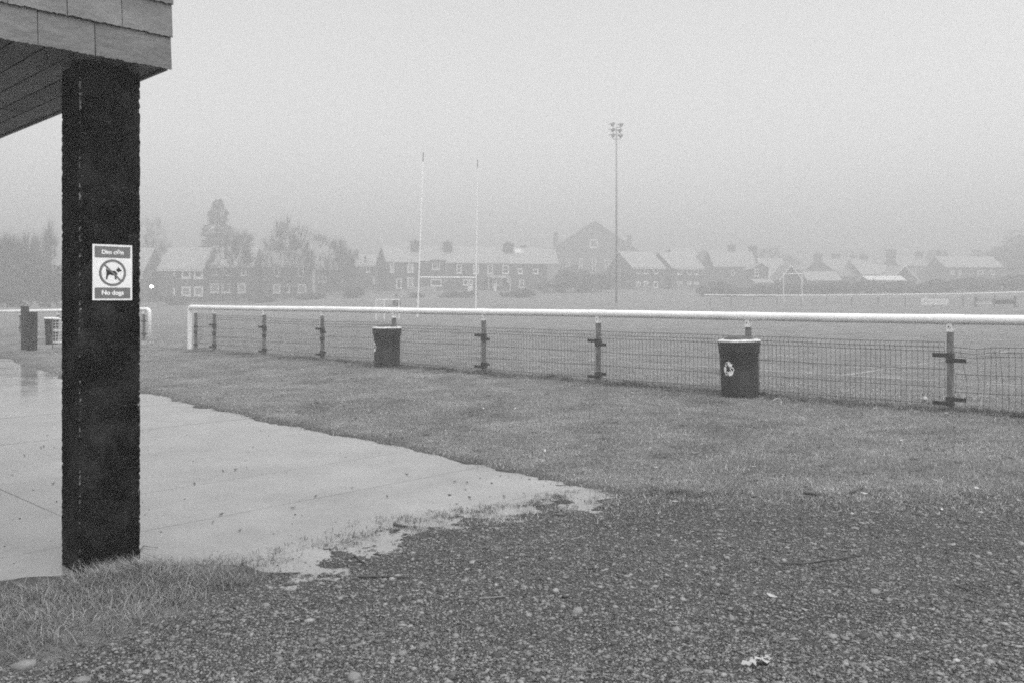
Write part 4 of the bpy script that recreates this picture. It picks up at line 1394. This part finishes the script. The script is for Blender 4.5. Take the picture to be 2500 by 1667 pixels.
gable_house(2146, 2194, 650, 632, 202, 'dark gable carrying the tallest square chimney of the far roofs', gable=True, chim=((2175, 611, dict(w=1.9, yfrac=.12)),), roof='roof_slate')
gable_house(2190, 2300, 650, 627, 205, 'long pale roofed house with two stacks at the foot of the wooded slope', chim=((2243, 615, dict(w=1.6)), (2273, 615, dict(w=1.5))), roof='roof_slate', wins=((2226, 2236, 655, 668), (2252, 2260, 656, 668)), gutter=False)
gable_house(2296, 2322, 650, 612, 200, 'dim gable end between the long roofs, dark and narrow', gable=True, roof='roof_dull')
gable_house(2308, 2448, 653, 629, 178, 'rightmost terrace row under the wooded slope, white window frames', wins=((2341, 2346, 661, 672), (2386, 2400, 661, 671), (2418, 2428, 661, 671), (2322, 2330, 661, 671)), roof='roof_slate', gutter=False)
gable_house(1972, 2054, 685, 665.5, 160, 'long low shed with a pale hipped roof behind the hedge', roof='roof_slate', name='garage', d=6, gutter=False)
gable_house(2178, 2238, 681, 650, 168, 'dark gabled garage with thin white verge among the far roofs', gable=True, barge='frame_white', roof='roof_slate', name='garage', d=7)
gable_house(2120, 2210, 685, 676, 162, 'lowest shed with the bright flat roof before the far garages', roof='far_white', name='garage', d=5, gutter=False)
gable_house(2105, 2182, 671, 648, 176, 'house with a broad pale slope left of the white verged garage', roof='roof_slate', gutter=False)
gable_house(2054, 2108, 676, 660, 178, 'short dull roofed shed between the pale sheds', roof='roof_dull', name='garage', d=6, gutter=False)

# ------------------------------------------------------------------ trees and hedges
def tree_mesh(seed, h, spread, levels=5, n_twig=3, trunk_r=.22, up=.35, first=.28, twig_w=.05, twig_l=1.0):
    """bare winter tree: trunk and limbs as one mesh, the fine twigs as another"""
    r = random.Random(seed)
    limbs, twigs = MB(), MB()
    def grow(p, d, L, rad, lev):
        n = 3
        pts, rr = [p], [rad]
        for i in range(n):
            d = (d + Vector((r.gauss(0, .16), r.gauss(0, .16), r.gauss(0, .1) + up*.12))).normalized()
            p = p + d*L/n
            pts.append(p); rr.append(rad*(1 - .38*(i+1)/n))
        if lev >= levels - 1:
            twigs.tube(pts, [max(q, twig_w*.45) for q in rr], 3, cap=False)
            for k in range(n_twig*2):
                q = pts[r.randint(1, n)]
                dd = (d + Vector((r.gauss(0, .7), r.gauss(0, .7), r.gauss(.1, .6)))).normalized()
                e = q + dd*twig_l*r.uniform(.5, 1.2)
                s = Vector((dd.y, -dd.x, r.uniform(-.3, .3))).normalized()*twig_w*.5
                twigs.add([q - s, q + s, e], [(0, 1, 2)])
            return
        limbs.tube(pts, rr, 6 if lev < 2 else 4, cap=False)
        m = r.choice((2, 3, 3)) if lev else r.choice((4, 5))
        for k in range(m):
            az = 2*math.pi*(k + r.uniform(-.3, .3))/m
            tilt = r.uniform(.35, .95)*spread
            base = Vector((math.cos(az)*math.sin(tilt), math.sin(az)*math.sin(tilt), math.cos(tilt)))
            q = d.to_track_quat('Z', 'Y')
            nd = (q @ base + UP*up*.25).normalized()
            i = n if k < 2 else r.randint(1, n)
            grow(pts[i], nd, L*r.uniform(.62, .85), rr[i]*.68, lev+1)
    grow(Vector((0, 0, -.4)), UP, h*first + .4, trunk_r, 0)
    return limbs, twigs
def bare_tree(name, label, px, py_top, Y, wpx, seed, group='bare trees across the pitch', **kw):
    x = (px - 1250)/F*Y; z0 = gz(x, Y)
    zt = H + (HY - py_top)/F*Y; hgt = zt - z0; wid = wpx/F*Y
    limbs, twigs = tree_mesh(seed, hgt, **kw)
    allv = limbs.v + twigs.v
    zm = max(v[2] for v in allv); rm = np.percentile([math.hypot(v[0], v[1]) for v in twigs.v], 93)*2
    kz, kx = hgt/zm, wid/rm
    for mb in (limbs, twigs): mb.v = [(v[0]*kx, v[1]*kx, v[2]*kz) for v in mb.v]
    o = empty(name, (x, Y, z0))
    tag(o, label, 'tree', group)
    limbs.build('trunk', M['bark'], o); twigs.build('crown', M['twig'], o)
bare_tree('bare_tree', 'round bare tree overhanging the house of paired windows', 572, 545, 138, 135, 1, spread=1.0, levels=6, n_twig=14, twig_w=.045, twig_l=1.7)
bare_tree('bare_tree', 'tallest bare tree, rounded crown over the veiled house', 692, 512, 140, 185, 2, spread=1.1, levels=6, n_twig=14, twig_w=.045, twig_l=1.7)
bare_tree('bare_tree', 'wide bare tree right of the tallest one, near the low house', 792, 556, 146, 145, 3, spread=1.05, levels=6, n_twig=14, twig_w=.045, twig_l=1.7)
bare_tree('bare_tree', 'thin straggling bare tree just right of the dark pillar', 372, 512, 150, 96, 4, spread=.85, levels=6, n_twig=5, twig_w=.045, twig_l=1.5, trunk_r=.28)
bare_tree('bare_tree', 'bushy bare tree left of the pillar, behind the white kiosk', 112, 508, 118, 130, 5, spread=1.05, levels=6, n_twig=12, twig_w=.045, twig_l=1.7, first=.16)
bare_tree('bare_tree', 'dense bare tree at the left end of the tree belt', 20, 545, 112, 150, 6, spread=1.1, levels=6, n_twig=12, twig_w=.05, twig_l=1.7, first=.14)
bare_tree('bare_tree', 'broad bare tree hidden behind the dark pillar', 230, 530, 122, 140, 7, spread=1.05, levels=6, n_twig=12, twig_w=.045, twig_l=1.7, first=.2)
bare_tree('bare_tree', 'faint bare tree far off above the semi detached chimneys', 1900, 590, 235, 130, 8, spread=1.05, levels=6, n_twig=3, twig_w=.1, twig_l=1.6)
bare_tree('bare_tree', 'faint low bare tree far off over the pale roofs', 2080, 606, 240, 110, 9, spread=1.05, levels=6, n_twig=3, twig_w=.1, twig_l=1.6)
bare_tree('bare_tree', 'small bare tree among the dark shrubs before the hall', 1395, 640, 158, 60, 10, spread=1.0, levels=5, n_twig=3, twig_w=.08, twig_l=.9)
bare_tree('bare_tree', 'small leaning bare tree beside the right hand gable row', 2304, 600, 196, 44, 12, spread=.8, levels=5, n_twig=2, twig_w=.08, twig_l=1.1)
bare_tree('bare_tree', 'slim bare tree between the veiled house and the low house', 850, 585, 158, 60, 13, spread=.9, levels=5, n_twig=3, twig_w=.07, twig_l=1.1)

def conifer(label, px, py_top, Y, wpx, seed):
    r = random.Random(seed)
    x = (px - 1250)/F*Y; z0 = gz(x, Y); hgt = H + (HY-py_top)/F*Y - z0; rad = wpx/F*Y/2
    o = empty('conifer', (x, Y, z0)); tag(o, label, 'tree')
    MB().tube([(0,0,-.4), (0.2,0,hgt*.6), (.5,0,hgt*.98)], [.35, .22, .04], 8).build('trunk', M['bark'], o)
    mb = MB()
    for i in range(9000):
        k = r.random()**.8
        z = hgt*(.12 + .87*(1-k))
        rr = rad*(.10 + .95*k**.75)*(1 + .22*math.sin(z*2.1 + 1) + .15*math.sin(z*5)) * (.55 + .45*r.random()**.4)
        az = r.uniform(0, 2*math.pi)
        if math.sin(az*3 + z*1.3) + r.gauss(0, .6) < -.9: continue
        lean = .5*z/hgt
        c = Vector((rr*math.cos(az) + lean, rr*math.sin(az), z - .22*rr))
        d = Vector((math.cos(az), math.sin(az), -.35 + r.gauss(0, .3))).normalized()
        s = Vector((-d.y, d.x, r.gauss(0, .3)))*r.uniform(.06, .16); L = r.uniform(.35, .8)
        mb.add([c - s, c + s, c + d*L + Vector((0, 0, r.gauss(0, .1)))], [(0, 1, 2)])
    mb.build('crown', M['conifer'], o)
conifer('ragged dark conifer standing behind the wide pale house roofs', 526, 484, 160, 112, 5)

def shrub(px, py_top, Y, wpx, seed, label, group='shrubs and hedges across the pitch', n=1100, name='shrub', depth=1.0, py_base=None):
    r = random.Random(seed)
    x = (px - 1250)/F*Y; z0 = gz(x, Y); hgt = max(H + (HY-py_top)/F*Y - z0, .5); rad = wpx/F*Y/2
    o = empty(name, (x, Y, z0)); tag(o, label, 'shrub', group)
    st, mb = MB(), MB()
    for k in range(7):
        a = r.uniform(0, 6.28); q = Vector((math.cos(a)*rad*.5, math.sin(a)*rad*.4*depth, hgt*r.uniform(.5, .8)))
        st.tube([(q.x*.3, q.y*.3, -.3), q], [.06, .03], 4, cap=False)
    lumps = [(r.uniform(-.6, .6)*rad, r.uniform(-.5, .5)*rad*depth, r.uniform(.3, .72)*hgt, r.uniform(.3, .5)) for _ in range(9)]
    for i in range(n):
        lx, ly, lz, lr = r.choice(lumps)
        u = Vector((r.gauss(0, 1), r.gauss(0, 1), r.gauss(0, 1))).normalized()*r.uniform(.5, 1)**.5
        c = Vector((lx + u.x*lr*rad, ly + u.y*lr*rad*depth, min(max(lz + u.z*lr*hgt*.9, .02), hgt)))
        s1 = Vector((r.gauss(0, 1), r.gauss(0, 1), r.gauss(0, 1))).normalized(); s2 = s1.cross(u + Vector((.1, .2, .3))).normalized()
        L = r.uniform(.12, .26)
        mb.add([c - s1*L, c + s2*L*.6, c + s1*L, c - s2*L*.6], [(0, 1, 2, 3)])
    st.build('stems', M['bark'], o); mb.build('foliage', M['shrub'], o)
shrub(20, 640, 100, 150, 21, 'wide dark thicket at the left end of the tree belt', n=3500)
shrub(110, 650, 104, 120, 22, 'dark thicket beside the white kiosk', n=2800)
shrub(40, 600, 118, 140, 23, 'tall thicket at the back of the left tree belt', n=3200)
shrub(1405, 655, 150, 110, 24, 'dark shrub mass before the hall, left of the mast', n=2500)
shrub(1460, 662, 152, 90, 25, 'dark shrub mass before the hall, touching the floodlight mast', n=2200)
shrub(1350, 682, 150, 80, 26, 'low shrub before the lean-to wing of the hall', n=1400)
shrub(968, 735, 96, 18, 27, 'little dark bush behind the small portable goal', n=500)
for i, (px, top, wd) in enumerate(((1740, 690, 80), (1800, 694, 80), (1860, 696, 70), (1925, 697, 70), (1985, 692, 80), (2040, 690, 80), (2100, 686, 90), (2165, 690, 90), (2235, 688, 90), (2300, 680, 90), (2365, 680, 100), (2435, 676, 110), (2500, 672, 110))):
    where = ['beyond the start of the far rail', 'below the semi detached house', 'below the gabled wing', 'behind the training goal posts', 'below the long low shed', 'below the pale roofed pair', 'below the short dull shed',
             'below the bright flat shed roof', 'below the white verged garage', 'behind the white advertising board', 'below the rightmost terrace row', 'behind the slatted bench', 'at the foot of the wooded slope'][i]
    shrub(px, top, 138 - i*1.2, wd*1.25, 40 + i, 'dark overgrown hedge clump ' + where, n=1500)
for i, (px, top, wd, where) in enumerate(((420, 722, 70, 'in front of the first house right of the pillar'), (640, 722, 80, 'below the veiled house'), (760, 716, 80, 'below the wide bare tree'), (870, 706, 80, 'before the low house'),
                                          (1000, 716, 70, 'beside the pale garden steps'), (1120, 712, 110, 'on the bank below the terrace'), (1260, 706, 110, 'on the bank at the terrace end'))):
    shrub(px, top, 134, wd, 70 + i, 'low dark garden shrub ' + where, n=1000)
# the wooded slope at the right
for i, (px, top, Y, wd) in enumerate(((2405, 612, 196, 60), (2452, 588, 194, 66), (2494, 562, 192, 78), (2545, 542, 192, 100), (2486, 612, 174, 56), (2536, 602, 174, 80))):
    shrub(px, top, Y, wd*1.2, 90 + i, 'dark evergreen on the wooded slope, ' + ['lowest at its left end', 'second from its left end', 'rising beside the edge of the view', 'tallest at the edge of the view', 'in its front rank', 'in front at the edge of the view'][i],
          'evergreens of the wooded slope', n=2600, name='evergreen_tree')

# ------------------------------------------------------------------ small things lying about
def lump(name, px, py, zoff, size, m, label, cat, seed, flat_=.6, group=None):
    x, y = on_plane(px, py, .03)
    z = gz(x, y, True)
    if sdist(np.array([x]), np.array([y]))[0] < 0: z = 0.0
    r = random.Random(seed)
    V = ico_v.copy()
    V = V*(1 + .16*np.array([r.gauss(0, 1) for _ in range(12)]).clip(-1.5, 1.5))[:, None]*np.array([1.0, .75, flat_])*size
    o = np_mesh(name, V, ico_f, M[m], smooth=False)
    o.location = (x, y, z + size*flat_*.45 + zoff); o.rotation_euler = (0, 0, r.uniform(0, 6.28))
    tag(o, label, cat, group)
    return o
SG = 'larger stones lying in the gravel'
for i, (px, py, s, m, lab) in enumerate((
    (1325, 1363, .03, 'dark_stone', 'dark wet stone lying where the gravel meets the shallow water'),
    (545, 1424, .034, 'dark_stone', 'black stone at the end of the long grass, near the water'),
    (572, 1473, .034, 'dark_stone', 'black flat stone below the end of the long grass'),
    (1651, 1541, .028, 'pale_stone', 'rounded brown stone in the gravel, nearest to the torn paper'),
    (1500, 1572, .024, 'dark_stone', 'dark pebble standing proud in the middle gravel'),
    (982, 1592, .026, 'pale_stone', 'pale smooth stone in the gravel, second from the bottom edge'),
    (1212, 1600, .03, 'dark_stone', 'long dark stone low in the middle of the gravel'),
    (865, 1655, .04, 'pale_stone', 'broad pale stone cut by the bottom edge of the gravel'),
    (1410, 1498, .04, 'pale_stone', 'wide flat pale stone in the middle of the gravel'),
    (1770, 1452, .028, 'dark_stone', 'black stone in the gravel beside the pale leaf'),
    (60, 1630, .05, 'pale_stone', 'pale stone half sunk in the long grass at the corner'),
    (200, 1655, .034, 'pale_stone', 'smaller pale stone at the foot of the long grass'),
    (1355, 1665, .02, 'pale_stone', 'small bright pebble at the bottom of the gravel'),
    (2135, 1455, .034, 'pale_stone', 'dull flat stone in the right half of the gravel'),
    (2110, 1568, .034, 'dark_stone', 'dark ridge shaped stone low in the right half of the gravel'),
    (1740, 1390, .024, 'pale_stone', 'pale pebble beside the long curved twig'),
    (2395, 1254, .022, 'litter', 'white pebble at the far edge of the gravel, by a dark tuft'),
    (2080, 1256, .018, 'litter', 'small white pebble at the far edge of the gravel, mid way'),
    (500, 870+484, .014, 'leaf_dark', 'dark clod on the wet concrete near the long grass'))):
    lump('stone', px, py, -.004, s, m, lab, 'stone', 200+i, .5, SG)
# leaves
def leaf(px, py, size, m, label, group, seed, curl=.25):
    x, y = on_plane(px, py, .05)
    wet = sdist(np.array([x]), np.array([y]))[0] < 0
    z = .003 if wet else gz(x, y, True) + .012
    r = random.Random(seed)
    out = [(-1, 0), (-.55, .38), (0, .5), (.5, .34), (1, 0), (.5, -.34), (0, -.5), (-.55, -.38)]
    V = [(0, 0, 0)] + [(a*size, b*size*.8, curl*size*(a*a*.8 + abs(b)*r.uniform(.3, 1.0))) for a, b in out]
    Fc = [(0, i+1, (i+1) % 8 + 1) for i in range(8)]
    n = len(V)
    V2 = V + [(a, b, c - .0015) for a, b, c in V]
    F2 = Fc + [(a+n, c+n, b+n) for a, b, c in Fc] + [(i+1, i+1+n, (i+1) % 8 + 1 + n, (i+1) % 8 + 1) for i in range(8)]
    o = MB().add(V2, F2).build('fallen_leaf', M[m], None, loc=(x, y, z))
    o.rotation_euler = (r.gauss(0, .2) if not wet else 0, r.gauss(0, .2) if not wet else 0, r.uniform(0, 6.28))
    tag(o, label, 'leaf', group)
leaf(1885, 1458, .035, 'litter', 'bright pale leaf lying alone in the right half of the gravel', None, 1)
ORD = 'nearest,second nearest,third nearest,fourth nearest,fifth nearest,sixth nearest,seventh nearest,eighth nearest,ninth nearest,tenth nearest,eleventh nearest,twelfth nearest,thirteenth nearest,fourteenth nearest,fifteenth nearest,sixteenth nearest,seventeenth nearest,eighteenth nearest,nineteenth nearest,twentieth nearest,twenty first nearest,twenty second nearest,twenty third nearest,twenty fourth nearest,twenty fifth nearest,twenty sixth nearest'.split(',')
def place_labels(pts, marks, text):
    W = [on_plane(*q, .05) for q in pts]; MK = {k: on_plane(*q, .05) for k, q in marks.items()}
    own = [min(MK, key=lambda k: math.dist(w, MK[k])) for w in W]
    out = []
    for i, w in enumerate(W):
        mates = sorted((j for j in range(len(W)) if own[j] == own[i]), key=lambda j: math.dist(W[j], MK[own[j]]))
        out.append(f'{text}, {ORD[mates.index(i)]} to the {own[i]}')
    return out
pale = [(1088,1050),(1430,1090),(1600,1138),(1645,1216),(1500,1137),(1330,1098),(1425,1128),(2385,1198),(2300,1245),(2490,1225),(2110,1207),(1930,1140),(1840,1141),(1955,1165),(1257,1007),(1700,1110),(1610,1045),
        (2140,1020),(2165,1018),(2275,1025),(2310,1032),(1420,962),(1230,968),(1545,975),(1400,1045),(1180,1005),(2420,1120),(2200,1095),(2050,1205),(1655,1220)]
pale_lab = place_labels(pale, {'recycling bin': (1807, 972), 'farther litter bin': (945, 898), 'post at the damaged mesh': (2320, 1003), 'tip of the wet concrete': (1440, 1205), 'forked stick': (2095, 1208), 'white edge pebble': (2395, 1254)}, 'small pale leaf on the verge grass')
for i, (px, py) in enumerate(pale):
    leaf(px + .0, py, .02 + .004*(i % 4), 'leaf_pale', pale_lab[i], 'pale leaves on the verge grass', 10+i)
dark = [(537,1355),(545,1135),(575,1132),(860,1175),(945,1195),(993,1143),(1137,1178),(1140,1162),(1147,1198),(1115,1213),(770,1195),(715,1222),(795,1310),(970,1274),(985,1296),(930,1258),(1130,1258),(540,1237),(585,1275),(1205,1252),(100,1080),(132,1080),(60,1098),(107,1077),(30,1145),(130,1165),(475,1165),(520,1255),(1110,1160),(1230,1195)]
dark_lab = place_labels(dark, {'thick stick in the water': (980, 1278), 'pillar foot': (250, 1385), 'tip of the wet concrete': (1440, 1205), 'bent twig': (880, 1365), 'gatepost reflection': (70, 950)}, 'dark sodden leaf on the wet concrete')
for i, (px, py) in enumerate(dark):
    leaf(px, py, .014 + .004*(i % 3), 'leaf_dark', dark_lab[i], 'dark leaves on the wet concrete', 60+i, .5)
# twigs
def twig(pts, r0, label, m='stick', branch=None):
    P3 = []
    for px, py in pts:
        x, y = on_plane(px, py, .02); wet = sdist(np.array([x]), np.array([y]))[0] < 0
        P3.append(Vector((x, y, (.006 if wet else gz(x, y, True) + .012))))
    o0 = P3[0].copy()
    n = len(P3)
    mb = MB().tube([p - o0 for p in P3], [r0*(1 - .55*i/(n-1)) for i in range(n)], 6)
    if branch:
        i, dx, dy = branch
        mb.tube([P3[i] - o0, P3[i] - o0 + Vector((dx, dy, .02))], [r0*.6, r0*.3], 5)
    o = mb.build('twig', M[m], None, loc=o0)
    tag(o, label, 'twig')
twig([(1903,1387),(1960,1385),(2020,1380),(2060,1375),(2095,1368),(2118,1356)], .006, 'long thin curved twig lying across the right half of the gravel', branch=(4, .02, .05))
twig([(875,1410),(920,1411),(960,1413),(1000,1413)], .007, 'thin dark twig at the edge of gravel and shallow water')
twig([(865,1352),(880,1365),(900,1378)], .006, 'short bent twig poking from the shallow water', branch=(1, .03, .06))
twig([(962,1273),(980,1278),(995,1279)], .012, 'thick dark stick lying in the open water of the wet concrete')
twig([(1170,1468),(1200,1463),(1235,1460)], .005, 'short pale grey twig in the middle of the gravel', 'pale_stone')
twig([(1962,1212),(1990,1216),(2010,1218)], .01, 'short thick stick where verge grass meets gravel')
twig([(2075,1214),(2095,1208),(2110,1203)], .008, 'forked stick on the verge grass at the gravel edge', branch=(1, .03, .03))
twig([(2330,1150+290),(2360,1150+300),(2400,1150+312)], .006, 'thin dark twig in the gravel near the edge of the view')
twig([(330,1100+255),(350,1100+226),(385,1100+230)], .004, 'thin wiry stem leaning out from the right foot of the pillar')
# litter
lump('crumpled_cup', 2258, 1003, .015, .042, 'litter', 'crumpled white cup lying by the post at the damaged mesh', 'litter', 301, .95)
lump('paper_scrap', 1170*0+738, 912, 0, .06, 'litter', 'flat pale scrap of paper on the grass before the near fence', 'litter', 302, .2)
lump('paper_scrap', 1195+800, 1000+5, 0, .025, 'litter', 'small pale scrap on the grass right of the recycling bin', 'litter', 303, .3)
x, y = on_plane(1897, 993, .12); 
mb = MB(); pts = [Vector((.055*math.cos(a), .012*math.sin(a*2), .045*math.sin(a) + .04)) for a in np.linspace(-.6, 4.2, 16)]
mb.tube(pts, .006, 6)
tag(mb.build('plastic_loop', M['litter'], None, loc=(x, y, gz(x, y))), 'white plastic loop lying in the grass beside the recycling bin', 'litter')
def torn(px, py, label, pieces, seed):
    r = random.Random(seed)
    x, y = on_plane(px, py, .03); z = gz(x, y, True) + .014
    o = empty('torn_paper', (x, y, z)); tag(o, label, 'litter')
    for (dx, dy, s) in pieces:
        n = 11
        V = [(dx, dy, .01)]
        for i in range(n):
            a = 2*math.pi*i/n; rr = s*r.uniform(.55, 1.15)
            V.append((dx + rr*math.cos(a), dy + rr*.8*math.sin(a), r.uniform(-.004, .016)))
        k = len(V)
        V = V + [(a, b, c - .002) for a, b, c in V]
        Fc = [(0, i+1, (i+1) % n + 1) for i in range(n)]
        Fc += [(a+k, c+k, b+k) for a, b, c in Fc] + [(i+1, i+1+k, (i+1) % n + 1 + k, (i+1) % n + 1) for i in range(n)]
        MB().add(V, Fc).build('paper_piece', M['litter'], o)
torn(1858, 1630, 'torn white sodden paper in pieces near the bottom edge of the gravel', [(-.05, -.02, .028), (.005, .012, .034), (.045, .05, .014), (.03, .02, .02), (-.03, .0, .018)], 5)
lump('bottle_cap', 2335, 1624, 0, .014, 'litter', 'tiny round white bottle cap in the gravel at the lower corner', 'litter', 304, .5)

# ------------------------------------------------------------------ the fog
zmin = float(gzv.min()) - 1.0
bpy.context.view_layer.update()
zmax = 30.0
mh = bpy.data.materials.new('haze'); mh.use_nodes = True
nt = mh.node_tree; nt.nodes.clear()
pv = nt.nodes.new('ShaderNodeVolumePrincipled'); mo = nt.nodes.new('ShaderNodeOutputMaterial')
pv.inputs['Color'].default_value = (.61, .61, .61, 1); pv.inputs['Anisotropy'].default_value = .3; pv.inputs['Density'].default_value = HAZE_DENSITY
nt.links.new(pv.outputs[0], mo.inputs['Volume'])
hz = MB().box(float(xs[0]) - 8, float(xs[-1]) + 8, float(ys[0]) - 8, float(ys[-1]) + 8, zmin, zmax).build('haze', mh)
tag(hz, kind='stuff')
